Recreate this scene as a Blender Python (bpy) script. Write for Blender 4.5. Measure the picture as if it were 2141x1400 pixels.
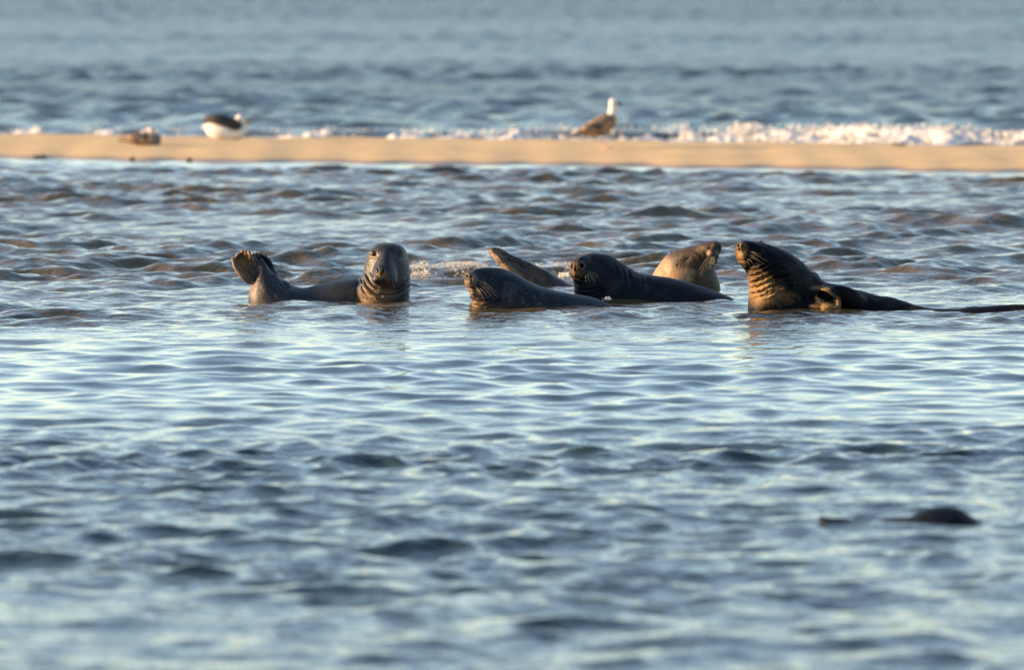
import bpy, bmesh, math, random
import numpy as np
from mathutils import Vector, Matrix, noise

for o in list(bpy.data.objects):
    bpy.data.objects.remove(o)
sc = bpy.context.scene
COL = sc.collection
RNG = np.random.default_rng(7)
random.seed(7)

# ------------------------------------------------------------------ camera, sky, sun, exposure
CAM_H = 2.206                  # eye height above the water
F_PX = 17000.0                 # focal length in photo pixels
PITCH = math.atan(810.0 / F_PX)
cam_data = bpy.data.cameras.new('camera')
cam = bpy.data.objects.new('camera', cam_data)
COL.objects.link(cam)
cam.location = (0, 0, CAM_H)
cam.rotation_euler = (math.radians(90) - PITCH, 0, 0)
cam_data.sensor_width = 36.0
cam_data.lens = 36.0 * F_PX / 2141.0
cam_data.clip_start = 0.5
cam_data.clip_end = 20000.0
cam_data.dof.use_dof = True
cam_data.dof.focus_distance = 48.0
cam_data.dof.aperture_fstop = (cam_data.lens / 1000.0) / 0.073
sc.camera = cam

SUN_ELEV = math.radians(11.0)
SUN_AZ = math.radians(-86.5)   # clockwise from +Y (the view direction): low on the left
to_sun = Vector((math.sin(SUN_AZ) * math.cos(SUN_ELEV), math.cos(SUN_AZ) * math.cos(SUN_ELEV), math.sin(SUN_ELEV)))
world = bpy.data.worlds.new('World')
sc.world = world
world.use_nodes = True
wn = world.node_tree
wn.nodes.clear()
sky = wn.nodes.new('ShaderNodeTexSky')
sky.sky_type = 'NISHITA'
sky.sun_disc = False
sky.sun_elevation = SUN_ELEV
sky.sun_rotation = SUN_AZ
sky.altitude = 0
sky.air_density = 0.78
sky.dust_density = 0.25
sky.ozone_density = 0.8
bg = wn.nodes.new('ShaderNodeBackground')
bg.inputs['Strength'].default_value = 0.105
wo = wn.nodes.new('ShaderNodeOutputWorld')
hs = wn.nodes.new('ShaderNodeHueSaturation')      # thin high haze: a slightly milky sky
hs.inputs['Saturation'].default_value = 0.93
wn.links.new(sky.outputs[0], hs.inputs['Color'])
wn.links.new(hs.outputs[0], bg.inputs[0])
wn.links.new(bg.outputs[0], wo.inputs[0])

sun_data = bpy.data.lights.new('sun', 'SUN')
sun_data.energy = 5.0
sun_data.angle = math.radians(0.55)
sun_data.color = (1.0, 0.63, 0.33)
sun = bpy.data.objects.new('sun', sun_data)
COL.objects.link(sun)
sun.rotation_euler = to_sun.to_track_quat('Z', 'Y').to_euler()
sun.location = (-60, 50, 20)

sc.view_settings.view_transform = 'Standard'
sc.view_settings.look = 'None'
sc.view_settings.exposure = 1.65
sc.view_settings.gamma = 1.0
sc.view_settings.use_curve_mapping = False
sc.render.engine = 'CYCLES'
sc.cycles.use_denoising = True
sc.cycles.max_bounces = 6

# ------------------------------------------------------------------ helpers
CP, SP = math.cos(PITCH), math.sin(PITCH)

def at(px, py, Y):
    """world point at distance Y that the surveyed photo position (px, py) falls on"""
    u = (px - 1070.5) / F_PX
    v = (700.0 - py) / F_PX
    t = Y / (CP + v * SP)
    return np.array([u * t, Y, CAM_H + t * (-SP + v * CP)])

def tag(o, label=None, cat=None, group=None, kind=None):
    if label: o['label'] = label
    if cat: o['category'] = cat
    if group: o['group'] = group
    if kind: o['kind'] = kind
    return o

def empty(name, loc, label, cat, group=None):
    o = bpy.data.objects.new(name, None)
    COL.objects.link(o)
    o.location = loc
    o.empty_display_size = 0.1
    return tag(o, label, cat, group)

def mesh_obj(name, V, F, mat, parent=None, smooth=True):
    me = bpy.data.meshes.new(name)
    V = np.asarray(V, dtype=float)
    if parent is not None:
        V = V - np.array(parent.location)[None, :]
    me.from_pydata(V.tolist(), [], [tuple(f) for f in F])
    me.update()
    if smooth:
        me.polygons.foreach_set('use_smooth', [True] * len(me.polygons))
    if mat: me.materials.append(mat)
    o = bpy.data.objects.new(name, me)
    COL.objects.link(o)
    if parent is not None: o.parent = parent
    return o

def quad_grid_mesh(name, X, Y, Z):
    """fast grid mesh from 2-D arrays"""
    r, c = X.shape
    me = bpy.data.meshes.new(name)
    co = np.stack([X, Y, Z], -1).reshape(-1, 3).astype(np.float32)
    me.vertices.add(r * c)
    me.vertices.foreach_set('co', co.ravel())
    i = (np.arange(r - 1)[:, None] * c + np.arange(c - 1)[None, :]).ravel()
    q = np.stack([i, i + 1, i + c + 1, i + c], -1).astype(np.int32)
    me.loops.add(q.size)
    me.loops.foreach_set('vertex_index', q.ravel())
    me.polygons.add(len(q))
    me.polygons.foreach_set('loop_start', np.arange(0, q.size, 4, dtype=np.int32))
    me.polygons.foreach_set('loop_total', np.full(len(q), 4, dtype=np.int32))
    me.polygons.foreach_set('use_smooth', np.ones(len(q), dtype=bool))
    me.update(calc_edges=True)
    return me

class NT:
    """small material builder"""
    def __init__(s, name):
        s.m = bpy.data.materials.new(name)
        s.m.use_nodes = True
        s.n = s.m.node_tree
        s.p = s.n.nodes['Principled BSDF']
        s.out = s.n.nodes['Material Output']
    def node(s, t, **kw):
        nd = s.n.nodes.new(t)
        for k, v in kw.items():
            if k.startswith('i_'):
                key = k[2:].replace('_', ' ')
                nd.inputs[int(key) if key.isdigit() else key].default_value = v
            else:
                setattr(nd, k, v)
        return nd
    def link(s, a, b): s.n.links.new(a, b)
    def coord(s, scale=(1, 1, 1)):
        tc = s.node('ShaderNodeTexCoord')
        mp = s.node('ShaderNodeMapping')
        mp.inputs['Scale'].default_value = scale
        s.link(tc.outputs['Object'], mp.inputs['Vector'])
        return mp.outputs[0]
    def noise(s, vec, scale, detail=4, rough=0.55, dist=0.0):
        nd = s.node('ShaderNodeTexNoise')
        nd.inputs['Scale'].default_value = scale
        nd.inputs['Detail'].default_value = detail
        nd.inputs['Roughness'].default_value = rough
        nd.inputs['Distortion'].default_value = dist
        s.link(vec, nd.inputs['Vector'])
        return nd.outputs['Fac']
    def ramp(s, fac, stops, interp='LINEAR'):
        r = s.node('ShaderNodeValToRGB')
        r.color_ramp.interpolation = interp
        e = r.color_ramp.elements
        while len(e) < len(stops): e.new(0.5)
        for k, (p, c) in enumerate(stops):
            e[k].position = p
            e[k].color = (*c, 1) if len(c) == 3 else c
        s.link(fac, r.inputs[0])
        return r.outputs[0]
    def mix(s, fac, a, b):
        m = s.node('ShaderNodeMix', data_type='RGBA')
        for sock, val in ((m.inputs['Factor'], fac), (m.inputs['A'], a), (m.inputs['B'], b)):
            if hasattr(val, 'links') or isinstance(val, bpy.types.NodeSocket): s.link(val, sock)
            else: sock.default_value = (*val, 1) if isinstance(val, tuple) and len(val) == 3 else val
        return m.outputs['Result']
    def math(s, op, a, b=0.0, c=0.0):
        m = s.node('ShaderNodeMath', operation=op)
        for k, val in enumerate((a, b, c)):
            if isinstance(val, bpy.types.NodeSocket): s.link(val, m.inputs[k])
            else: m.inputs[k].default_value = val
        return m.outputs[0]
    def bump(s, h, strength, dist, normal=None):
        b = s.node('ShaderNodeBump')
        b.inputs['Strength'].default_value = strength
        b.inputs['Distance'].default_value = dist
        s.link(h, b.inputs['Height'])
        if normal is not None: s.link(normal, b.inputs['Normal'])
        return b.outputs[0]

def sstep(a, b, x):
    t = np.clip((x - a) / (b - a), 0, 1)
    return t * t * (3 - 2 * t)

# ------------------------------------------------------------------ water
def comps(n, lmin, lmax, spread, main, seed, power=1.0):
    r = np.random.default_rng(seed)
    lam = np.exp(r.uniform(math.log(lmin), math.log(lmax), n))
    ang = main + r.normal(0, spread, n)
    ph = r.uniform(0, 2 * math.pi, n)
    k = 2 * math.pi / lam
    a = lam ** power
    a = a / math.sqrt(np.sum((a * k) ** 2) / 2)       # rms slope one
    return k, ang, ph, a

def wave_sum(X, Y, C, Q=0.8):
    k, ang, ph, a = C
    eta = np.zeros_like(X); dx = np.zeros_like(X); dy = np.zeros_like(X)
    for i in range(len(k)):
        cx, cy = math.cos(ang[i]), math.sin(ang[i])
        p = (k[i] * cx) * X + (k[i] * cy) * Y + ph[i]
        c = np.cos(p); s = np.sin(p)
        eta += a[i] * c
        dx -= (a[i] * cx * Q) * s
        dy -= (a[i] * cy * Q) * s
    return eta, dx, dy

R90 = math.pi / 2
C_RIP = comps(56, 0.11, 0.75, 1.05, -R90 + 0.1, 1, 1.0)
C_SMOOTH = comps(36, 0.20, 1.0, 0.85, -R90 - 0.15, 2, 1.15)
C_CHOP = comps(60, 0.14, 1.5, 0.62, -R90 + 0.25, 3, 1.1)
C_SEA = comps(56, 0.45, 1.9, 0.95, -R90 + 0.1, 4, 1.0)
C_MOD = comps(10, 3.0, 12.0, 2.0, 0.3, 5, 1.0)
C_GUST = comps(9, 6.0, 30.0, 0.45, R90, 6, 1.0)

def near_edge(x): return 82.5 - 0.50 * x * np.clip(1 - np.abs(x) / 200, 0.2, 1) + 0.25 * np.sin(x * 0.9 + 1) + 0.12 * np.sin(x * 2.3) + 0.16 * np.sin(x * 4.7 + 2) * np.sin(x * 0.6) + 0.12 * np.sin(x * 10.3)
def breaker(x): return 93.6 - 0.46 * np.clip(x, -40, 40) + 0.35 * np.sin(x * 0.7) + 0.2 * np.sin(x * 1.9 + 2)

def water_field(X, Y):
    """height and chop of the water at rest position X, Y"""
    X = X.astype(np.float32); Y = Y.astype(np.float32)
    mod, _, _ = wave_sum(X, Y, C_MOD, 0)
    mod = mod / (np.std(mod) + 1e-6)
    gust, _, _ = wave_sum(X * 0.25, Y, C_GUST, 0)
    gust = gust / (np.std(gust) + 1e-6)
    ym = Y + 0.9 * np.clip(mod, -2, 2)
    ne = near_edge(X)
    # slopes of each family by distance
    w_rip = (0.132 * (1 - 0.5 * np.exp(-((ym - 26.4) / 0.75) ** 2) + 0.25 * np.exp(-((ym - 35.5) / 1.2) ** 2))) * (1 - sstep(35.5, 38.5, ym)) + 0.022 * sstep(35.5, 38.5, ym) * (1 - sstep(82, 84, Y))
    w_rip = w_rip * (1 - 0.5 * sstep(0.4, 1.6, gust) * (Y < 34))
    w_sm = 0.064 * (1 - sstep(44.5, 48, ym)) + 0.01
    w_ch = 0.05 * (1 - sstep(34.5, 38, ym)) + (0.14 + 0.06 * sstep(50.5, 55, ym)) * sstep(45, 48.5, ym)
    lag = 1 - sstep(-3.2, -0.3, Y - ne)                     # flat, shallow by the sandbar
    w_rip, w_sm, w_ch = (w * (0.06 + 0.94 * lag) for w in (w_rip, w_sm, w_ch))
    sea = sstep(4, 9, Y - ne)
    lag2 = 1 - sstep(2, 5, Y - ne)
    E = np.zeros_like(X); DX = np.zeros_like(X); DY = np.zeros_like(X)
    for w, C, q in ((w_rip * lag2, C_RIP, 1.1), (w_sm * lag2, C_SMOOTH, 1.3), (w_ch * lag2, C_CHOP, 1.0)):
        w = w * (1 + 0.22 * np.clip(mod, -2, 2))
        m = (w.max(axis=1) > 1e-4)
        if m.any():
            e, a, b = wave_sum(X[m], Y[m], C, q)
            E[m] += w[m] * e; DX[m] += w[m] * a; DY[m] += w[m] * b
    m = (sea.max(axis=1) > 1e-4)
    if m.any():
        e, a, b = wave_sum(X[m], Y[m], C_SEA, 0.9)
        w = sea[m] * (0.17 - 0.05 * np.clip(gust[m], -1.3, 1.6)) * np.interp(Y[m], [100, 150, 158, 180, 190, 200, 208, 238, 255], [1, 1, .6, .6, 1.05, 1.05, .6, .65, 1.3])
        E[m] += w * e; DX[m] += w * a; DY[m] += w * b
        # the small breaking wave behind the sandbar
        d = Y[m] - breaker(X[m])
        amp = 0.125 * (0.55 + 0.45 * sstep(-1.0, 2.5, X[m])) * (1 + 0.15 * np.sin(X[m] * 1.7))
        E[m] += amp * np.where(d < 0, np.exp(-(d / 0.42) ** 2), np.exp(-(d / 1.1) ** 2))
        d2 = Y[m] - breaker(X[m]) - 5.5
        E[m] += 0.15 * np.exp(-((X[m] + 2.8) / 1.3) ** 2) * np.where(d2 < 0, np.exp(-(d2 / 0.5) ** 2), np.exp(-(d2 / 1.4) ** 2))
    # the swells that roll in behind the seals
    for (cx, cy, lx, h) in SWELLS:
        d = Y - cy - 0.35 * (X - cx)
        E += h * np.exp(-((X - cx) / lx) ** 2) * np.where(d < 0, np.exp(-(d / 0.30) ** 2), np.exp(-(d / 0.55) ** 2))
    return E, DX, DY, mod, gust

def gx(px, Y): return (px - 1070.5) * Y / F_PX
SWELLS = [(gx(745, 53.6), 53.6, 0.33, 0.075), (gx(1050, 54.4), 54.4, 0.9, 0.05), (gx(180, 51.2), 51.2, 0.30, 0.035),
          (gx(1700, 63.6), 63.6, 0.45, 0.085), (gx(1850, 64.6), 64.6, 0.5, 0.085), (gx(2090, 64.4), 64.4, 0.4, 0.085),
          (gx(1000, 64.2), 64.2, 0.25, 0.07), (gx(1540, 74.0), 74.0, 0.35, 0.08), (gx(700, 77.0), 77.0, 0.7, 0.05),
          (gx(1950, 54.6), 54.6, 0.25, 0.06), (gx(610, 49.9), 49.9, 0.25, 0.025), (gx(720, 48.7), 48.7, 0.14, 0.03),
          (gx(930, 49.9), 49.9, 0.22, 0.03)]

def build_water():
    rows = np.concatenate([
        np.linspace(-400, -40, 10), np.linspace(-30, 15, 12),
        np.exp(np.linspace(math.log(20.5), math.log(45), 860)),
        np.exp(np.linspace(math.log(45.05), math.log(100), 760)),
        np.exp(np.linspace(math.log(100.2), math.log(460), 300)),
        np.exp(np.linspace(math.log(480), math.log(6000), 60))]).astype(np.float64)
    rows = np.unique(rows)
    uf = np.linspace(-1.3, 1.3, 480)
    out = 1.3 + np.exp(np.linspace(math.log(0.02), math.log(120), 34)) 
    u = np.concatenate([-out[::-1], uf, out])
    hw = np.maximum(np.abs(rows), 20.0) * 0.0630
    X = u[None, :] * hw[:, None]
    Y = np.repeat(rows[:, None], len(u), 1)
    E, DX, DY, mod, gust = water_field(X, Y)
    fade = 1 - sstep(1.3, 2.4, np.abs(u))[None, :]
    fy = sstep(18, 21, rows) * (1 - sstep(400, 800, rows))
    fade = fade * fy[:, None]
    Z = E * fade
    me = quad_grid_mesh('water', X + DX * fade, Y + DY * fade, Z)
    o = bpy.data.objects.new('water', me)
    COL.objects.link(o)
    tag(o, 'rippled sea water around the seals and beyond the sandbar', kind='structure')
    m = NT('water')
    vec = m.node('ShaderNodeTexCoord').outputs['Object']
    sep = m.node('ShaderNodeSeparateXYZ'); m.link(vec, sep.inputs[0])
    y = sep.outputs['Y']
    # body colour of the water: clear and deep in front, silty over the shallows, green grey at sea
    n1 = m.noise(vec, 0.5, 3)
    yy = m.math('ADD', y, m.math('MULTIPLY', m.math('SUBTRACT', n1, 0.5), 8.0))
    t = m.math('DIVIDE', yy, 130.0)
    col = m.ramp(t, [(0.0, (0.014, 0.032, 0.038)), (0.33, (0.016, 0.034, 0.038)), (0.385, (0.075, 0.060, 0.030)),
                     (0.60, (0.098, 0.077, 0.041)), (0.70, (0.060, 0.054, 0.032)), (0.78, (0.014, 0.036, 0.042))])
    m.link(col, m.p.inputs['Base Color'])
    m.p.inputs['IOR'].default_value = 1.333
    # fine ripples: choppy front, smooth sheet, rough shallows, flat by the sand
    r1 = m.noise(vec, 9.0, 3, 0.55, 0.6)
    r2 = m.noise(vec, 2.8, 3, 0.5, 0.5)
    ty = m.math('DIVIDE', m.math('ADD', y, m.math('MULTIPLY', m.math('SUBTRACT', n1, 0.5), 3.0)), 130.0)
    st = m.ramp(ty, [(0.0, (0.9,) * 3), (0.27, (0.9,) * 3), (0.30, (0.13,) * 3), (0.345, (0.16,) * 3), (0.37, (0.7,) * 3),
                    (0.58, (1.0,) * 3), (0.63, (0.06,) * 3), (0.68, (0.3,) * 3), (0.76, (0.8,) * 3)])
    h1 = m.math('MULTIPLY', m.math('MULTIPLY', m.math('ADD', r1, m.math('MULTIPLY', r2, 1.6)), st), 0.020)
    m.link(m.ramp(ty, [(0.0, (0.06,) * 3), (0.35, (0.05,) * 3), (0.5, (0.09,) * 3), (0.62, (0.06,) * 3), (0.74, (0.12,) * 3), (0.95, (0.24,) * 3)]), m.p.inputs['Roughness'])
    # open sea: wind ripples with slicks lying across it
    s1 = m.noise(m.coord((1.0, 0.8, 1)), 1.5, 4, 0.6, 0.4)
    seab = m.ramp(m.math('DIVIDE', y, 400.0), [(0.235, (0,) * 3), (0.275, (0.9,) * 3), (0.375, (1.1,) * 3), (0.40, (0.38,) * 3), (0.455, (0.38,) * 3),
                    (0.475, (0.85,) * 3), (0.50, (0.8,) * 3), (0.52, (0.42,) * 3), (0.60, (0.45,) * 3), (0.64, (1.2,) * 3), (1.0, (1.6,) * 3)])
    pt = m.ramp(m.noise(m.coord((0.05, 0.03, 1)), 1.0, 3, 0.6), [(0.35, (0.6,) * 3), (0.65, (1.2,) * 3)])
    h2 = m.math('MULTIPLY', m.math('MULTIPLY', m.math('MULTIPLY', s1, seab), pt), 0.62)
    h = m.math('ADD', h1, h2)
    m.link(m.bump(h, 1.0, 1.0), m.p.inputs['Normal'])
    me.materials.append(m.m)
    return o
water = build_water()

# ------------------------------------------------------------------ sandbar
def fbm(x, y, f, seed=0.0):
    return noise.fractal((x * f + seed, y * f - seed, seed), 1.0, 2.0, 4)

def build_sandbar():
    xs = np.concatenate([np.linspace(-150, -9, 60), np.linspace(-8.9, 8.9, 380), np.linspace(9, 150, 60)])
    vs = np.concatenate([np.linspace(-1.2, 9.5, 150)])
    X = np.repeat(xs[None, :], len(vs), 0)
    Vv = np.repeat(vs[:, None], len(xs), 1)
    Y = near_edge(X) + Vv
    prof = np.interp(Vv, [-1.2, -0.15, 0.0, 0.25, 1.5, 4.0, 5.6, 6.4, 7.4, 9.5], [-0.12, -0.025, 0.004, 0.028, 0.06, 0.115, 0.125, 0.105, 0.02, -0.3])
    N = np.zeros_like(X)
    for i in range(X.shape[0]):
        for j in range(X.shape[1]):
            a, b = X[i, j], Y[i, j]
            N[i, j] = 0.010 * fbm(a, b, 0.6, 3.1) + 0.005 * fbm(a, b, 3.0, 9.7) + 0.008 * noise.noise((a * 0.3, b * 1.5, 4.0))
    Z = prof + N * sstep(-0.4, 0.6, Vv)
    me = quad_grid_mesh('sandbar', X, Y, Z)
    o = bpy.data.objects.new('sandbar', me)
    COL.objects.link(o)
    tag(o, 'narrow low bank of golden sand between the shallows and the open sea', kind='structure')
    m = NT('sand')
    vec = m.coord()
    n = m.noise(vec, 3.0, 6, 0.6)
    st = m.coord((0.25, 2.2, 1))
    n2 = m.noise(st, 1.3, 4, 0.6)
    col = m.ramp(n2, [(0.30, (0.49, 0.36, 0.18)), (0.55, (0.56, 0.415, 0.21)), (0.78, (0.34, 0.24, 0.13))])
    col = m.mix(m.ramp(n, [(0.45, (0,) * 3), (0.7, (0.35,) * 3)]), col, (0.30, 0.22, 0.14))
    geo = m.node('ShaderNodeNewGeometry')
    sp = m.node('ShaderNodeSeparateXYZ'); m.link(geo.outputs['Position'], sp.inputs[0])
    wet = m.ramp(m.math('MULTIPLY', sp.outputs['Z'], 10.0), [(0.05, (1,) * 3), (0.35, (0,) * 3)])
    col = m.mix(wet, col, (0.16, 0.10, 0.07))
    m.link(col, m.p.inputs['Base Color'])
    m.link(m.ramp(wet, [(0, (0.9,) * 3), (1, (0.25,) * 3)]), m.p.inputs['Roughness'])
    g = m.noise(vec, 40.0, 3, 0.6)
    m.link(m.bump(m.math('ADD', m.math('MULTIPLY', g, 0.3), n), 0.35, 0.02), m.p.inputs['Normal'])
    me.materials.append(m.m)
    return o
build_sandbar()

# ------------------------------------------------------------------ modelling kit
FWD = np.array([0, CP, -SP]); UPV = np.array([0, SP, CP])
def proj(V):
    w = V - np.array([0, 0, CAM_H])
    d = w @ FWD
    return np.stack([1070.5 + F_PX * w[:, 0] / d, 700 - F_PX * (w @ UPV) / d], -1)

def catmull(P, sub=6):
    P = np.asarray(P, float)
    Q = np.vstack([2 * P[0] - P[1], P, 2 * P[-1] - P[-2]])
    out = []
    for i in range(1, len(Q) - 2):
        for t in np.arange(sub) / sub:
            a, b, c, d = Q[i - 1], Q[i], Q[i + 1], Q[i + 2]
            out.append(0.5 * (2 * b + (c - a) * t + (2 * a - 5 * b + 4 * c - d) * t * t + (3 * b - a - 3 * c + d) * t ** 3))
    out.append(Q[-2])
    return np.array(out)

def loft(stations, sub=6, n=40, sq=1.0):
    """stations: (x1, y1, x2, y2, Y, half_depth) - the two outline points of each section"""
    S = catmull(stations, sub)
    V = []
    for x1, y1, x2, y2, Y, rd in S:
        a = at(x1, y1, Y); b = at(x2, y2, Y)
        c = (a + b) / 2; h = (a - b) / 2
        for k in range(n):
            th = 2 * math.pi * k / n
            co, si = math.cos(th), math.sin(th)
            V.append(c + h * co + np.array([0, 1, 0]) * max(rd, 0.002) * math.copysign(abs(si) ** sq, si))
    F = []
    m = len(S)
    for i in range(m - 1):
        for k in range(n):
            F.append((i * n + k, i * n + (k + 1) % n, (i + 1) * n + (k + 1) % n, (i + 1) * n + k))
    F.append(tuple(range(n))[::-1]); F.append(tuple((m - 1) * n + k for k in range(n)))
    return np.array(V), F

def ball(c, r, n=20, rot=None):
    """ellipsoid: centre (3), radii (3), optional 3x3 rotation"""
    V = []; F = []
    m = n // 2
    for i in range(m + 1):
        ph = math.pi * i / m
        for k in range(n):
            th = 2 * math.pi * k / n
            V.append([r[0] * math.sin(ph) * math.cos(th), r[1] * math.sin(ph) * math.sin(th), r[2] * math.cos(ph)])
    V = np.array(V)
    if rot is not None: V = V @ np.array(rot).T
    V = V + np.asarray(c)
    for i in range(m):
        for k in range(n):
            F.append((i * n + k, i * n + (k + 1) % n, (i + 1) * n + (k + 1) % n, (i + 1) * n + k))
    return V, F

def tube(P, R, n=10, sub=5, flat=1.0):
    """P world points, R radii"""
    A = catmull(np.hstack([np.asarray(P, float), np.asarray(R, float)[:, None]]), sub)
    V = []; F = []
    for i in range(len(A)):
        t = A[min(i + 1, len(A) - 1), :3] - A[max(i - 1, 0), :3]
        t = t / (np.linalg.norm(t) + 1e-9)
        s = np.cross(t, [0, 1, 0]); s /= (np.linalg.norm(s) + 1e-9)
        w = np.cross(s, t)
        for k in range(n):
            th = 2 * math.pi * k / n
            V.append(A[i, :3] + A[i, 3] * (s * math.cos(th) + w * math.sin(th) * flat))
    m = len(A)
    for i in range(m - 1):
        for k in range(n):
            F.append((i * n + k, i * n + (k + 1) % n, (i + 1) * n + (k + 1) % n, (i + 1) * n + k))
    F.append(tuple(range(n))[::-1]); F.append(tuple((m - 1) * n + k for k in range(n)))
    return np.array(V), F

def web(P, Q, th):
    """thick sheet of skin between two finger lines"""
    A = catmull(P, 6); B = catmull(Q, 6)
    m = len(A); V = []; F = []
    for i in range(m):
        for f in (0, 0.33, 0.67, 1):
            c = A[i] * (1 - f) + B[i] * f
            V.append(c + [0, -th / 2, 0])
            V.append(c + [0, th / 2, 0])
    for i in range(m - 1):
        for j in range(3):
            a = i * 8 + j * 2; b = a + 2; c = a + 8; d = b + 8
            F += [(a, b, d, c), (a + 1, c + 1, d + 1, b + 1)]
        a = i * 8; c = a + 8
        F.append((a, c, c + 1, a + 1)); a += 6; c += 6; F.append((a, a + 1, c + 1, c))
    F.append((0, 1, 3, 5, 7, 6, 4, 2)); e = (m - 1) * 8
    F.append((e, e + 2, e + 4, e + 6, e + 7, e + 5, e + 3, e + 1))
    return np.array(V), F

def px2m(px, Y): return px * Y / F_PX

def fan(base, digits, r0, r1, th):
    """webbed flipper: each digit a list of (px,py,Y)"""
    parts = []; lines = []
    for d in digits:
        P = np.array([at(*p) for p in d])
        P = catmull(P, 3)[::3] if False else P
        n = len(P)
        R = np.linspace(r0, r1, n)
        parts.append(tube(P, R, 10, 6))
        parts.append(ball(P[-1], (r1, r1, r1), 10))
        lines.append(P)
    for a, b in zip(lines[:-1], lines[1:]):
        parts.append(web(a, b, th))
    return parts

def fuse(parts, voxel, smooth=4):
    V = []; F = []; o = 0
    for v, f in parts:
        V.append(v); F += [tuple(i + o for i in q) for q in f]; o += len(v)
    V = np.vstack(V)
    me = bpy.data.meshes.new('fuse'); me.from_pydata(V.tolist(), [], F); me.update()
    bm = bmesh.new(); bm.from_mesh(me); bmesh.ops.recalc_face_normals(bm, faces=bm.faces); bm.to_mesh(me); bm.free()
    ob = bpy.data.objects.new('fuse', me); COL.objects.link(ob)
    r = ob.modifiers.new('r', 'REMESH'); r.mode = 'VOXEL'; r.voxel_size = voxel; r.adaptivity = 0
    s = ob.modifiers.new('s', 'SMOOTH'); s.factor = 0.5; s.iterations = smooth
    dg = bpy.context.evaluated_depsgraph_get()
    out = bpy.data.meshes.new_from_object(ob.evaluated_get(dg))
    bpy.data.objects.remove(ob); bpy.data.meshes.remove(me)
    return out

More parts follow.
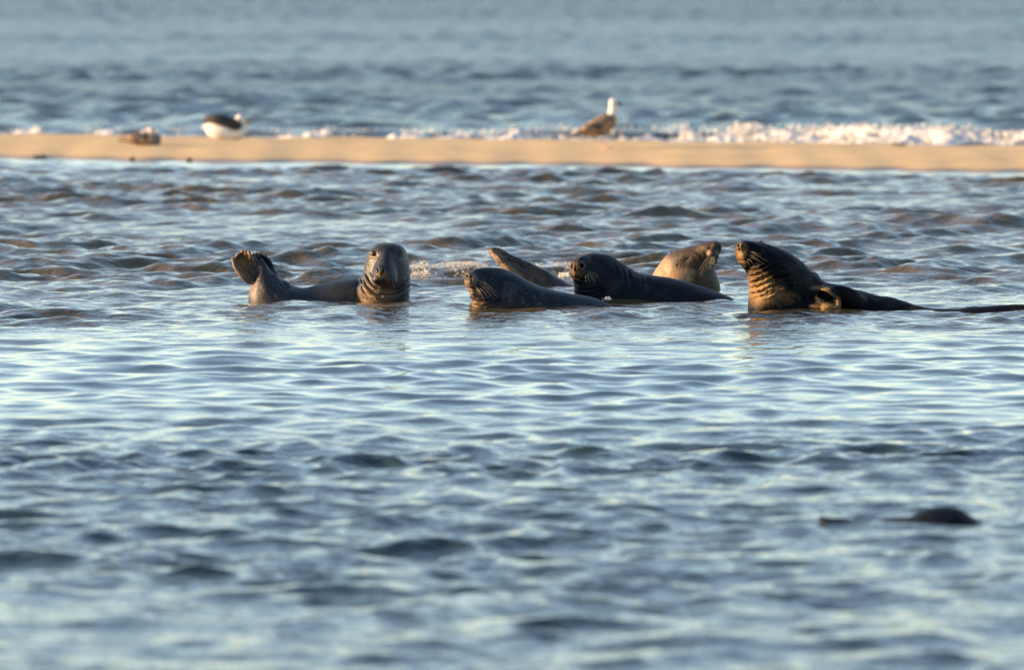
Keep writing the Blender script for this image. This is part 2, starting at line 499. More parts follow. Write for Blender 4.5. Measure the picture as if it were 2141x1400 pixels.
class Sculpt:
    def __init__(s, me):
        s.me = me
        n = len(me.vertices)
        a = np.empty(n * 3, np.float32); me.vertices.foreach_get('co', a)
        s.V = a.reshape(-1, 3).astype(float)
        s.pale = np.zeros(n)
        s.refresh()
    def refresh(s):
        s.me.vertices.foreach_set('co', s.V.astype(np.float32).ravel()); s.me.update()
        a = np.empty(len(s.V) * 3, np.float32); s.me.vertices.foreach_get('normal', a)
        s.N = a.reshape(-1, 3).astype(float)
        s.P = proj(s.V)
    def front(s): return sstep(0.35, -0.1, s.N[:, 1]) if False else 1 - sstep(-0.1, 0.35, s.N[:, 1])
    def dist(s, line):
        line = catmull(line, 5) if len(line) > 2 else np.array(line, float)
        best = np.full(len(s.V), 1e9); tt = np.zeros(len(s.V)); sg = np.zeros(len(s.V))
        m = len(line) - 1
        for i in range(m):
            a, b = line[i], line[i + 1]; ab = b - a; L = ab @ ab + 1e-9
            t = np.clip(((s.P - a) @ ab) / L, 0, 1)
            q = s.P - a - t[:, None] * ab
            d = np.hypot(q[:, 0], q[:, 1])
            k = d < best
            best[k] = d[k]; tt[k] = (i + t[k]) / m
            cr = ab[0] * q[:, 1] - ab[1] * q[:, 0]
            sg[k] = np.sign(cr[k])
        return best, tt, sg
    def crease(s, line, w, depth, ridge=0.6, both=True, ends=0.15):
        """fold: a groove with a swollen edge on each side"""
        d, t, sg = s.dist(line)
        ph = (line[0][0] * 0.37 + line[0][1] * 0.73) % 6.28
        wob = w * 0.42 * (np.sin(s.P[:, 0] * 0.15 + s.P[:, 1] * 0.08 + ph) + 0.6 * np.sin(s.P[:, 0] * 0.42 - s.P[:, 1] * 0.3 + 2 * ph))
        d = np.abs(d * sg + wob * (depth > 1.7))
        depth = depth * (0.76 + 0.42 * np.sin(t * 5.5 + ph) + 0.16 * np.sin(t * 15 + 2.3 * ph))
        e = np.minimum(sstep(0, ends, t), 1 - sstep(1 - ends, 1, t)) if ends > 0 else 1
        m = px2m(1, s.V[:, 1])
        f = (-np.exp(-(d / w) ** 2) + ridge * np.exp(-((d - 1.7 * w) / w) ** 2)) * e * depth * m
        if not both: f = f * s.front()
        s.V += s.N * f[:, None]
        return s
    def push(s, px, py, r, amt, ry=None, both=False, n=None, rot=0):
        ry = ry or r
        dx = s.P[:, 0] - px; dy = s.P[:, 1] - py
        if rot:
            c, q = math.cos(rot), math.sin(rot); dx, dy = dx * c + dy * q, -dx * q + dy * c
        g = np.exp(-(dx / r) ** 2 - (dy / ry) ** 2)
        if not both: g = g * s.front()
        dirn = s.N if n is None else np.array(n)[None, :]
        s.V += dirn * (g * amt * px2m(1, s.V[:, 1]))[:, None]
        return s
    def paint(s, px, py, r, val=1.0, ry=None, rot=0):
        ry = ry or r
        dx = s.P[:, 0] - px; dy = s.P[:, 1] - py
        if rot:
            c, q = math.cos(rot), math.sin(rot); dx, dy = dx * c + dy * q, -dx * q + dy * c
        g = np.exp(-((dx / r) ** 2 + (dy / ry) ** 2) ** 1.5)
        s.pale = np.clip(s.pale + g * val, -1, 1)
        return s
    def lumps(s, amp, freq, seed=0):
        C = comps(14, 1 / freq, 3 / freq, 3.0, 0, 50 + seed, 1.0)
        f = np.zeros(len(s.V)); r = np.random.default_rng(seed)
        for k in range(14):
            d = r.normal(size=3); d /= np.linalg.norm(d)
            f += np.sin(s.V @ (d * 2 * math.pi * freq * r.uniform(0.5, 1.6)) + r.uniform(0, 6.3))
        s.V += s.N * (f / 3.7 * amp)[:, None]
        return s
    def surf(s, px, py, r=1.5):
        d = np.hypot(s.P[:, 0] - px, s.P[:, 1] - py)
        k = np.where(d < r)[0]
        if len(k) == 0: k = np.array([np.argmin(d)])
        k = k[np.argmin(s.V[k, 1])]
        Y = s.V[k, 1]
        return at(px, py, Y), s.N[k]
    def done(s, name, mat, parent):
        s.refresh()
        me = s.me; me.name = name
        at_ = me.attributes.new('pale', 'FLOAT', 'POINT')
        at_.data.foreach_set('value', s.pale.astype(np.float32))
        co = s.V - np.array(parent.location)[None, :]
        me.vertices.foreach_set('co', co.astype(np.float32).ravel())
        me.polygons.foreach_set('use_smooth', np.ones(len(me.polygons), dtype=bool))
        me.materials.clear(); me.materials.append(mat)
        me.update()
        o = bpy.data.objects.new(name, me); COL.objects.link(o); o.parent = parent
        return o

# ------------------------------------------------------------------ seal materials
def seal_mat(name, dark, pale, spot, rough=0.36, mott=(9.0, 0.52, 0.66), spots=0.6, coat=0.0, spec=0.22, bump=0.5):
    m = NT(name)
    vec = m.coord()
    a = m.node('ShaderNodeAttribute'); a.attribute_name = 'pale'
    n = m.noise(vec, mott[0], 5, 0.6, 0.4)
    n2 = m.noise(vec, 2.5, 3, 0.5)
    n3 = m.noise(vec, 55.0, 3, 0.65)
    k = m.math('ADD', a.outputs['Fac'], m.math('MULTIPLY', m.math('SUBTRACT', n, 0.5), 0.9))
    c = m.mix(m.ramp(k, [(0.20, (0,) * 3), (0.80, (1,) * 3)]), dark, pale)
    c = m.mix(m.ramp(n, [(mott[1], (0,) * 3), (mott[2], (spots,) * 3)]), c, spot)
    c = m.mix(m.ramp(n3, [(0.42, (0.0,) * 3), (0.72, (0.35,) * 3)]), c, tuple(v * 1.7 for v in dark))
    m.link(c, m.p.inputs['Base Color'])
    m.link(m.ramp(m.math('ADD', n2, m.math('MULTIPLY', n3, 0.3)), [(0.40, (rough - 0.08,) * 3), (0.85, (rough + 0.14,) * 3)]), m.p.inputs['Roughness'])
    m.p.inputs['Coat Weight'].default_value = coat
    m.p.inputs['Specular IOR Level'].default_value = spec
    m.p.inputs['Coat Roughness'].default_value = 0.22
    st = m.noise(m.coord((30, 30, 90)), 1.6, 4, 0.65, 0.8)
    cl = m.noise(m.coord((1, 1, 1.8)), 26.0, 4, 0.6, 1.2)           # wet tufts
    h = m.math('ADD', m.math('ADD', m.math('MULTIPLY', st, 0.8), m.math('MULTIPLY', n3, 0.7)), m.math('MULTIPLY', cl, 0.9))
    m.link(m.bump(h, bump, 0.007), m.p.inputs['Normal'])
    return m.m

def simple_mat(name, col, rough, spec=0.5, bump=0.0, scale=60.0, var=0.0):
    m = NT(name)
    vec = m.coord()
    n = m.noise(vec, scale, 4, 0.6)
    m.link(m.mix(n, tuple(c * (1 - var) for c in col), tuple(min(1, c * (1 + var)) for c in col)), m.p.inputs['Base Color'])
    m.p.inputs['Roughness'].default_value = rough
    m.p.inputs['Specular IOR Level'].default_value = spec
    if bump: m.link(m.bump(n, bump, 0.005), m.p.inputs['Normal'])
    return m.m

M_grey = seal_mat('grey_brown_wet_fur', (0.014, 0.015, 0.020), (0.19, 0.12, 0.062), (0.018, 0.015, 0.015), 0.40, (6.0, 0.55, 0.72), 0.7, 0.0, 0.33, 0.45)
M_dark = seal_mat('dark_wet_fur', (0.006, 0.009, 0.014), (0.14, 0.085, 0.042), (0.040, 0.048, 0.060), 0.38, (11.0, 0.54, 0.66), 0.7, 0.0, 0.20)
M_black = seal_mat('black_wet_fur', (0.004, 0.006, 0.010), (0.12, 0.07, 0.035), (0.022, 0.027, 0.034), 0.40, (9.0, 0.54, 0.7), 0.7, 0.0, 0.10)
M_tan = seal_mat('tan_dry_fur', (0.042, 0.030, 0.021), (0.27, 0.18, 0.10), (0.035, 0.025, 0.018), 0.46, (7.0, 0.58, 0.75), 0.4)
M_brown = seal_mat('brown_folded_fur', (0.0028, 0.003, 0.0042), (0.24, 0.150, 0.066), (0.010, 0.008, 0.007), 0.40, (12.0, 0.52, 0.66), 0.6, 0.0, 0.07, 0.6)
M_flip = seal_mat('flipper_fur', (0.035, 0.026, 0.020), (0.21, 0.13, 0.07), (0.012, 0.010, 0.009), 0.34, (9.0, 0.55, 0.7), 0.5, 0.1)
M_eye = simple_mat('eye_black', (0.006, 0.005, 0.005), 0.08, 0.6)
M_nostril = simple_mat('nostril_dark', (0.0015, 0.001, 0.001), 1.0, 0.0)
M_whisker = simple_mat('whisker_horn', (0.34, 0.27, 0.17), 0.4)
M_claw = simple_mat('claw_horn', (0.28, 0.22, 0.17), 0.35)

def add_eye(root, s, px, py, r=0.013, sink=0.35, closed=False):
    p, n = s.surf(px, py)
    V, F = ball(p - n * r * sink, (r, r, r * 0.85), 16)
    o = mesh_obj('eye', V, F, M_eye, root)
    return o

def add_nostril(root, s, px, py, rx, ry, rot=0.0, lift=0.2):
    p, n = s.surf(px, py)
    n = n / np.linalg.norm(n)
    zax = Vector(n); q = zax.to_track_quat('Z', 'Y').to_matrix()
    R = np.array(q) @ np.array(Matrix.Rotation(rot, 3, 'Z'))
    Y = p[1]
    V, F = ball(p, (px2m(rx, Y), px2m(ry, Y), px2m(1.2, Y)), 16, R)
    return mesh_obj('nostril', V, F, M_nostril, root)

def add_whisker(root, s, a, b, bend=2.0, out=0.03, r=0.0009):
    p, n = s.surf(*a)
    q = at(b[0], b[1], p[1] - out)
    mid = (p + q) / 2 + np.array([0, -out * 0.4, px2m(bend, p[1])])
    V, F = tube([p, mid, q], [r, r * 0.8, r * 0.35], 5, 4)
    return mesh_obj('whisker', V, F, M_whisker, root)

def add_claw(root, P, d, r=0.004, L=0.028):
    P = np.array(P); d = np.array(d) / np.linalg.norm(d)
    V, F = tube([P, P + d * L * 0.5, P + d * L + [0, -0.003, -0.003]], [r, r * 0.8, r * 0.2], 6, 3)
    return mesh_obj('claw', V, F, M_claw, root)

# ------------------------------------------------------------------ seal on the left, head towards the camera, hind flippers raised
def seal_facing():
    Y0 = 50.78
    root = empty('seal', at(808, 632, Y0), 'grey seal facing the camera at the left, hind flippers raised out of the water behind', 'seal', 'seals resting in the shallows')
    H = [(807, 507, 814, 507, .02, .01), (797, 508.5, 826, 508.5, .01, .07), (785, 513, 838, 512.5, 0, .11), (774, 522, 847, 521, 0, .135), (768, 532, 851, 531, 0, .15),
         (764, 543, 854.5, 542, 0, .158), (761, 555, 856, 553, 0, .16), (758.5, 566, 857, 564, 0, .16), (754.5, 578, 858, 577, 0, .165),
         (749, 593, 858, 591, 0, .17), (747, 611, 856.5, 611, 0, .175), (749, 632, 855.5, 635, .02, .18), (748, 660, 857, 665, .05, .19),
         (752, 690, 855, 695, .05, .18), (770, 720, 840, 720, .05, .12)]
    parts = [loft([(a, b, c, d, Y0 + e, f) for a, b, c, d, e, f in H], 6, 48)]
    # long muzzle, pointing at the camera and a little down and left
    Mz = [(799, 514, 822, 514, -.04, .06), (793, 525, 824, 525, -.07, .085), (789, 537, 825, 537, -.095, .10), (785, 549, 826, 549, -.125, .105),
          (780, 560, 829, 560, -.15, .11), (777, 571, 831, 571, -.17, .105), (777, 582, 831, 582, -.175, .09), (782, 591, 827, 591, -.165, .07), (791, 599, 819, 599, -.14, .04)]
    parts.append(loft([(a, b, c, d, Y0 + e, f) for a, b, c, d, e, f in Mz], 5, 32))
    parts.append(ball(at(790, 582, Y0 - .215), (px2m(14, Y0), .06, px2m(12, Y0))))
    parts.append(ball(at(815, 583, Y0 - .215), (px2m(15, Y0), .06, px2m(12, Y0))))
    parts.append(ball(at(796, 566, Y0 - .235), (px2m(12, Y0), .06, px2m(11, Y0))))
    parts.append(ball(at(808, 594, Y0 - .14), (px2m(15, Y0), .05, px2m(9, Y0))))
    parts.append(ball(at(781, 530, Y0 - .075), (px2m(9, Y0), .05, px2m(6, Y0))))
    parts.append(ball(at(836, 528, Y0 - .075), (px2m(9, Y0), .05, px2m(6, Y0))))
    B = [(840, 600, 840, 720, .22, .10), (800, 590, 800, 725, .22, .19), (765, 580, 765, 725, .22, .23), (737, 583, 737, 725, .2, .24), (706, 584, 706, 725, .18, .24), (683, 590, 683, 720, .16, .23),
         (655, 597, 655, 715, .14, .22), (630, 601, 622, 710, .12, .20), (606, 592, 585, 700, .10, .18), (588, 582, 550, 680, .09, .16),
         (577, 575, 528, 652, .08, .135), (569, 569, 519.5, 628, .08, .11), (563, 561, 521, 610, .08, .085), (558, 553, 526.5, 596, .08, .065),
         (553, 546, 531, 584, .09, .055), (548, 541, 534, 574, .09, .045), (544, 540, 538, 566, .09, .03)]
    parts.append(loft([(a, b, c, d, Y0 + e, f) for a, b, c, d, e, f in B], 5, 40))
    Yf = Y0 + 0.08
    # near left flipper, spread like a cupped hand
    dig = [[(540, 582, Yf - .01), (522, 590, Yf - .03), (507, 577, Yf - .05), (492, 560, Yf - .04), (487, 541, Yf)],
           [(539, 576, Yf - .02), (518, 566, Yf + .03), (503, 552, Yf + .03), (494, 543, Yf + .02), (497, 532, Yf + .0)],
           [(540, 570, Yf - .02), (522, 556, Yf + .04), (513, 543, Yf + .04), (508, 534, Yf + .03), (507, 525, Yf + .0)],
           [(542, 566, Yf - .02), (528, 552, Yf + .01), (520, 542, Yf + .01), (515, 532, Yf - .0), (514, 524, Yf - .02)],
           [(546, 562, Yf - .02), (538, 552, Yf - .02), (532, 543, Yf - .03), (524, 534, Yf - .04), (520, 526, Yf - .03)]]
    parts += fan(None, dig, px2m(5.5, Yf), px2m(3.6, Yf), px2m(5.0, Yf))
    # far right flipper, dark, behind
    Yg = Yf + .09
    dig2 = [[(545, 562, Yg), (539, 553, Yg), (534, 544, Yg - .02), (530, 537, Yg - .03), (529, 531, Yg - .03)],
            [(547, 562, Yg), (545, 552, Yg + .02), (541, 543, Yg + .02), (538, 536, Yg + .01), (536, 530, Yg)],
            [(550, 563, Yg), (551, 552, Yg + .04), (549, 543, Yg + .04), (547, 537, Yg + .03), (545, 531, Yg + .02)],
            [(556, 568, Yg), (559, 558, Yg + .03), (559, 548, Yg + .03), (558, 541, Yg + .03), (555, 536, Yg + .02)],
            [(566, 578, Yg), (574, 573, Yg + .01), (572, 563, Yg + .01), (567, 552, Yg), (562, 542, Yg)]]
    parts += fan(None, dig2, px2m(5.5, Yf), px2m(3.8, Yf), px2m(5.0, Yf))
    parts.append(loft([(556, 560, 550, 566, Yg, .03), (568, 560, 562, 572, Yg, .04), (577, 565, 570, 582, Yg, .04), (584, 576, 578, 590, Yg, .03)], 5, 20))
    s = Sculpt(fuse(parts, 0.0048, 5))
    # brow, eye sockets, nose
    s.push(780.5, 533, 7, -2.2, 5).push(837, 531, 7, -2.4, 5)
    s.push(779, 526, 8, 1.2, 3.0).push(838, 524, 8, 1.2, 3.0); s.refresh()
    s.crease([(774, 536), (780, 539), (787, 538)], 1.5, 0.8, 0.5, False); s.crease([(830, 535), (838, 537), (844, 534)], 1.5, 0.8, 0.5, False)
    s.push(789.5, 565, 2.4, -4.5, 7, rot=-0.2).push(801, 567, 2.4, -4.5, 7, rot=0.2)
    s.refresh()
    s.crease([(795.5, 558), (795.5, 566), (797, 576), (800, 585)], 1.5, 1.6, 0.7, False)
    s.crease([(774, 594), (784, 592), (800, 587), (814, 592), (826, 593), (838, 590)], 2.2, 1.2, 0.2, False)
    s.refresh()
    # rolls of skin under the chin, and round the neck
    s.crease([(765, 563), (769, 578), (778, 592), (792, 602), (809, 606), (828, 603), (846, 594), (856, 582)], 3.0, 3.6, 0.75); s.refresh()
    s.crease([(759, 571), (763, 588), (772, 604), (786, 614), (806, 618), (830, 615), (848, 606), (857, 596)], 3.2, 3.6, 0.75); s.refresh()
    s.crease([(755, 580), (757, 596), (764, 612), (776, 622), (790, 629)], 3.0, 2.8, 0.7); s.refresh()
    s.crease([(751, 592), (752, 606), (757, 620), (764, 630)], 2.4, 2.2, 0.7); s.refresh()
    s.crease([(768, 552), (774, 568), (783, 580)], 2.6, 1.3, 0.5, False); s.refresh()
    s.crease([(746, 578), (748, 590), (746, 605), (748, 630)], 3.6, 3.6, 0.2); s.refresh()
    # back and hind quarters
    s.crease([(560, 575), (575, 590), (600, 598), (625, 603)], 9, 3.5, 0.5, False); s.refresh()
    s.crease([(500, 545), (512, 560), (527, 575), (534, 588)], 3, 2.6, 0.6, False)
    s.crease([(514, 528), (517, 540), (524, 553)], 1.8, 2.0, 0.6, False); s.crease([(524, 536), (529, 546), (534, 554)], 1.8, 2.0, 0.6, False)
    s.crease([(537, 535), (541, 545), (545, 553)], 1.6, 1.5, 0.6, False); s.crease([(550, 537), (554, 546), (557, 556)], 1.6, 1.5, 0.6, False)
    s.refresh(); s.lumps(0.0016, 7, 3)
    # pigment, with neck sunlight, rump sheen and a toned-down sunny cheek painted in
    s.paint(774, 556, 12, -0.45, 14).paint(776, 538, 8, 0.25, 8).paint(793, 568, 9, 0.3, 12).paint(570, 610, 50, 0.25, 30).paint(800, 590, 60, 0.15, 30).paint(785, 620, 45, 0.6, 26).paint(782, 533, 12, 0.4).paint(798, 575, 12, 0.55)
    s.paint(700, 605, 45, 0.55, 30).paint(505, 555, 26, 0.8, 40).paint(525, 600, 14, 0.4, 22)
    s.paint(560, 550, 22, -0.8, 24).paint(590, 600, 40, -0.2)
    s.done('body', M_grey, root)
    add_eye(root, s, 780.5, 533, 0.0125, 0.3); add_eye(root, s, 837, 531, 0.0125, 0.3)
    add_nostril(root, s, 789.5, 565, 1.5, 6.6, 0.2); add_nostril(root, s, 801, 567, 1.5, 6.6, -0.2)
    for a, b in (((815, 586), (813, 595)), ((821, 586), (822, 595)), ((826, 584), (830, 592))):
        add_whisker(root, s, a, b, r=0.0004)
    for d in dig[1:]:
        p = at(*d[-1]); q = at(*d[-2]); add_claw(root, p + [0, -.01, 0], p - q, .0035, .02)
    for d in dig2[:4]:
        p = at(*d[-1]); q = at(*d[-2]); add_claw(root, p + [0, -.01, 0], p - q, .0035, .016)
seal_facing()

# ------------------------------------------------------------------ front seal in the middle, snout to the left
def seal_front():
    Y0 = 49.93
    root = empty('seal', at(1120, 648, Y0), 'dark seal nearest in the middle, whiskered snout pointing left, pale scars on its shoulder', 'seal', 'seals resting in the shallows')
    S = [(972.5, 584, 972.5, 592, -.13, .015), (974, 576, 975, 600, -.12, .055), (980, 569.5, 981, 612, -.10, .085), (991, 563, 985, 628, -.07, .115), (1008, 559, 986.5, 652, -.04, .14),
         (1028, 558, 995, 690, -.02, .165), (1052, 562, 1035, 705, 0, .185), (1080, 572, 1075, 710, 0, .2), (1113, 591, 1113, 710, 0, .205), (1150, 604.5, 1150, 705, .02, .2),
         (1197, 614, 1197, 700, .04, .2), (1235, 620.5, 1235, 695, .06, .19), (1268, 633, 1268, 688, .08, .15), (1300, 648, 1300, 680, .1, .1), (1325, 660, 1325, 668, .1, .02)]
    parts = [loft([(a, b, c, d, Y0 + e, f) for a, b, c, d, e, f in S], 6, 48)]
    parts.append(ball(at(986, 589, Y0 - .18), (px2m(16, Y0), .075, px2m(15, Y0))))
    parts.append(ball(at(981, 575, Y0 - .15), (px2m(9, Y0), .06, px2m(8, Y0))))
    parts.append(ball(at(993, 610, Y0 - .12), (px2m(12, Y0), .07, px2m(9, Y0))))
    parts.append(ball(at(1003, 590, Y0 - .13), (px2m(14, Y0), .06, px2m(14, Y0))))
    s = Sculpt(fuse(parts, 0.0052, 4))
    s.push(976, 577, 2.2, -3.2, 5.5, rot=0.5).push(985, 577.5, 2.4, -3.4, 6, rot=0.5); s.refresh()
    s.crease([(982, 566), (980, 574), (977, 583), (976, 592)], 1.5, 1.3, 0.7, False); s.refresh()
    s.crease([(993, 568), (989, 576), (986, 585), (988, 594)], 1.8, 1.8, 0.8, False); s.refresh()
    s.crease([(970, 600), (980, 602), (992, 603), (1005, 604), (1018, 607)], 2.2, 3.2, 0.6); s.refresh()
    s.crease([(980, 614), (990, 620), (1002, 621), (1022, 617), (1036, 610)], 2.6, 3.4, 0.8); s.refresh()
    s.crease([(981, 624), (992, 630), (1008, 630), (1028, 624), (1045, 614)], 2.6, 3.2, 0.8); s.refresh()
    s.crease([(982, 633), (995, 639), (1014, 638), (1036, 631), (1052, 622)], 2.4, 2.4, 0.8); s.refresh()
    s.crease([(1012, 570), (1006, 580), (1004, 592)], 3, 1.2, 0.4, False)
    s.crease([(1062, 590), (1068, 605), (1070, 620)], 4, 1.4, 0.5, False); s.crease([(1090, 600), (1098, 615), (1100, 632)], 5, 1.6, 0.5, False); s.crease([(1118, 612), (1124, 625), (1124, 640)], 5, 1.3, 0.5, False)
    s.push(1030, 580, 6, -1.2, 4); s.push(1030, 574, 7, 0.8, 3); s.refresh()
    for y in (584, 588.5, 593, 597):
        for x in (981, 986, 991, 996, 1001): s.push(x + (y % 3), y, 1.4, 0.6)
    s.refresh(); s.lumps(0.0015, 8, 5)
    s.paint(981, 586, 17, 0.9, 24).paint(994, 611, 13, 1.0, 8).paint(995, 634, 22, 0.75, 12).paint(1030, 640, 50, 0.35, 9)
    for x, y, a in ((1066, 628, 5), (1093, 624, 4), (1094, 633, 5), (1103, 638, 5), (1100, 612, 4), (1118, 620, 4), (1128, 634, 4)):
        s.paint(x, y, a * 0.8, 0.55, a)
    s.done('body', M_dark, root)
    add_nostril(root, s, 976, 577, 1.3, 4.2, 0.35); add_nostril(root, s, 985.5, 578, 1.5, 4.8, 0.35)
    add_eye(root, s, 1029, 580, 0.010, 0.85)
    for a, b in (((1000, 590), (1043, 624)), ((1001, 594), (1035, 628)), ((1003, 588), (1041, 616)), ((998, 598), (1024, 626)), ((997, 600), (1015, 632)), ((995, 600), (1010, 626)), ((1000, 586), (1034, 606)), ((994, 598), (1003, 622))):
        add_whisker(root, s, a, b, 3.0, 0.05)
    for a, b in (((975, 597), (969, 615)), ((979, 599), (975, 617)), ((973, 594), (966, 608))):
        add_whisker(root, s, a, b, 0.0, 0.01)
seal_front()

# ------------------------------------------------------------------ seal behind it: only the raised hind flippers and rump show
def seal_flippers():
    Y0 = 52.9
    root = empty('seal', at(1150, 600, Y0), 'seal showing only its rump and sunlit hind flippers slanting up behind the middle seals', 'seal', 'seals resting in the shallows')
    S1 = [(1023, 519, 1022.5, 526, -.03, .012), (1029, 518.5, 1026, 532, -.03, .024), (1040, 526, 1035, 545, -.04, .035), (1052, 535, 1047, 558, -.05, .045), (1070, 547, 1058, 571, -.05, .055), (1092, 558, 1078, 588, -.05, .065), (1120, 570, 1108, 605, -.04, .08), (1150, 582, 1140, 625, -.01, .11)]
    S2 = [(1033, 518, 1031, 523, .03, .012), (1041, 519, 1037, 529, .03, .02), (1054, 525, 1048, 540, .03, .035), (1084, 539.5, 1075, 560, .03, .045), (1115, 552, 1105, 578, .02, .055), (1146, 566, 1137, 596, .01, .08), (1167, 581, 1160, 620, 0, .10)]
    S3 = [(1110, 570, 1100, 610, 0, .06), (1140, 572, 1130, 630, 0, .11), (1167, 581, 1158, 650, 0, .15), (1200, 596, 1200, 670, .02, .19), (1240, 606, 1240, 680, .05, .2), (1290, 612, 1290, 680, .08, .2), (1340, 630, 1340, 680, .1, .17), (1370, 655, 1370, 670, .1, .05)]
    parts = [loft([(a, b, c, d, Y0 + e, f) for a, b, c, d, e, f in S], 6, 36) for S in (S1, S2, S3)]
    tips = [(1022.5, 522, -.03), (1026, 519, -.035), (1030, 518, -.03), (1036, 518.5, .01), (1042, 520, .03)]
    for x, y, e in tips:
        parts.append(tube([at(x + 16, y + 10, Y0 + e), at(x + 7, y + 4, Y0 + e - .01), at(x, y, Y0 + e)], [.014, .012, .008], 10, 4))
    s = Sculpt(fuse(parts, 0.0052, 4))
    s.crease([(1050, 531), (1066, 541), (1083, 549), (1100, 563), (1122, 574), (1140, 582)], 4.0, 4.0, 0.5, False); s.refresh()
    s.crease([(1024, 526), (1033, 535), (1042, 545), (1048, 552)], 1.8, 2.4, 0.8, False); s.refresh()
    s.crease([(1030, 524), (1045, 532), (1058, 540), (1070, 550)], 2.0, 2.0, 0.6, False); s.refresh()
    s.crease([(1088, 548), (1104, 556), (1118, 566)], 3.0, 1.8, 0.6, False); s.refresh()
    s.push(1062, 560, 12, 1.8, 5, rot=0.6); s.push(1128, 578, 8, 1.4, 4, rot=0.6); s.refresh(); s.lumps(0.0013, 9, 7)
    s.paint(1058, 560, 40, 0.8, 12, rot=0.6).paint(1032, 530, 18, 0.5, 12).paint(1120, 572, 30, 0.4, 8, rot=0.5).paint(1190, 610, 40, 0.15)
    s.done('body', M_flip, root)
    for x, y, e in tips:
        add_claw(root, at(x + 3, y + 1, Y0 + e - .012), [-0.7, -0.2, 0.45], .0035, .018)
seal_flippers()

# ------------------------------------------------------------------ dark seal with both nostrils to the camera
def seal_nostrils():
    Y0 = 50.9
    root = empty('seal', at(1340, 630, Y0), 'nearly black seal with two big round nostrils towards us and a long back sloping right', 'seal', 'seals resting in the shallows')
    S = [(1192, 556, 1191.5, 568, -.15, .03), (1196, 548, 1194, 578, -.14, .075), (1207, 538.5, 1199, 592, -.12, .11), (1225, 531.5, 1200, 612, -.08, .14),
         (1249, 530, 1202, 660, -.04, .165), (1275, 535, 1250, 695, 0, .185), (1303, 551, 1298, 700, .02, .205), (1322, 564.5, 1322, 700, .03, .215), (1345, 573.5, 1345, 700, .04, .225),
         (1380, 577.5, 1380, 700, .05, .23), (1420, 584.5, 1420, 700, .06, .23), (1460, 596, 1460, 695, .07, .22), (1500, 610, 1500, 688, .08, .19), (1534, 624.5, 1534, 680, .09, .15),
         (1565, 638, 1565, 672, .1, .1), (1590, 655, 1590, 662, .1, .02)]
    parts = [loft([(a, b, c, d, Y0 + e, f) for a, b, c, d, e, f in S], 6, 48)]
    parts.append(ball(at(1208, 556, Y0 - .21), (px2m(17, Y0), .085, px2m(15, Y0))))
    parts.append(ball(at(1203, 571, Y0 - .21), (px2m(12.5, Y0), .07, px2m(10, Y0))))
    parts.append(ball(at(1219, 573, Y0 - .20), (px2m(14, Y0), .07, px2m(11, Y0))))
    parts.append(ball(at(1214, 585, Y0 - .16), (px2m(14, Y0), .07, px2m(9, Y0))))
    parts.append(loft([(1214, 536, 1200, 548, Y0 - .18, .06), (1228, 534, 1212, 562, Y0 - .13, .08), (1246, 538, 1232, 572, Y0 - .07, .07)], 5, 24))
    s = Sculpt(fuse(parts, 0.0052, 4))
    s.push(1195.5, 556, 2.8, -2.5, 6, rot=-0.15).push(1216.5, 555, 5.4, -2.5, 5.2, rot=-0.5); s.refresh()
    s.crease([(1204, 549), (1203.5, 556), (1204.5, 564), (1207, 572)], 1.7, 2.2, 0.9, False); s.refresh()
    s.crease([(1193, 562), (1199, 569), (1207, 575), (1216, 569), (1225, 560)], 1.4, 1.2, 1.1, False); s.refresh()
    s.crease([(1196, 581), (1206, 580), (1218, 586), (1231, 584), (1242, 577)], 2.0, 2.6, 0.6); s.refresh()
    s.crease([(1201, 598), (1214, 606), (1230, 607), (1248, 601), (1262, 592)], 2.6, 3.0, 0.8); s.refresh()
    s.crease([(1201, 608), (1216, 615), (1236, 615), (1256, 609), (1272, 600)], 2.6, 2.6, 0.8); s.refresh()
    for k, x in enumerate((1283, 1298, 1311, 1324, 1336, 1349)):
        s.crease([(x - 2, 548 + k * 5), (x + 6, 566 + k * 4), (x + 8, 584 + k * 3), (x + 2 + 4 * (k % 3), 600 - 9 * (k % 2) + k * 2)], 3.0 + 0.8 * (k % 3), 1.1 + 0.5 * ((k * 7) % 3), 0.5); s.refresh()
    s.crease([(1356, 580), (1360, 600), (1361, 626)], 5, 1.8, 0.6); s.refresh()
    s.push(1243, 547, 6, -1.4, 4).push(1243, 541, 7, 0.8, 3); s.refresh()
    for y in (566, 571, 576):
        for x in (1214, 1219, 1224, 1229): s.push(x + (y % 3), y, 1.4, 0.6)
    s.refresh(); s.lumps(0.0015, 8, 9)
    s.paint(1206, 560, 17, 0.95, 17).paint(1205, 578, 14, 0.35, 10).paint(1215, 606, 22, 0.3, 8)
    s.done('body', M_black, root)
    add_nostril(root, s, 1195.5, 556, 2.4, 5.6, 0.1); add_nostril(root, s, 1216.5, 555, 5.6, 5.2, 0.4)
    add_eye(root, s, 1243, 548, 0.010, 0.85)
    for a, b in (((1226, 572), (1232, 587)), ((1229, 570), (1240, 586)), ((1231, 568), (1246, 587)), ((1233, 569), (1253, 584)), ((1223, 575), (1226, 590)), ((1231, 573), (1243, 590)), ((1233, 566), (1252, 578))):
        add_whisker(root, s, a, b, 1.5, 0.03)
seal_nostrils()

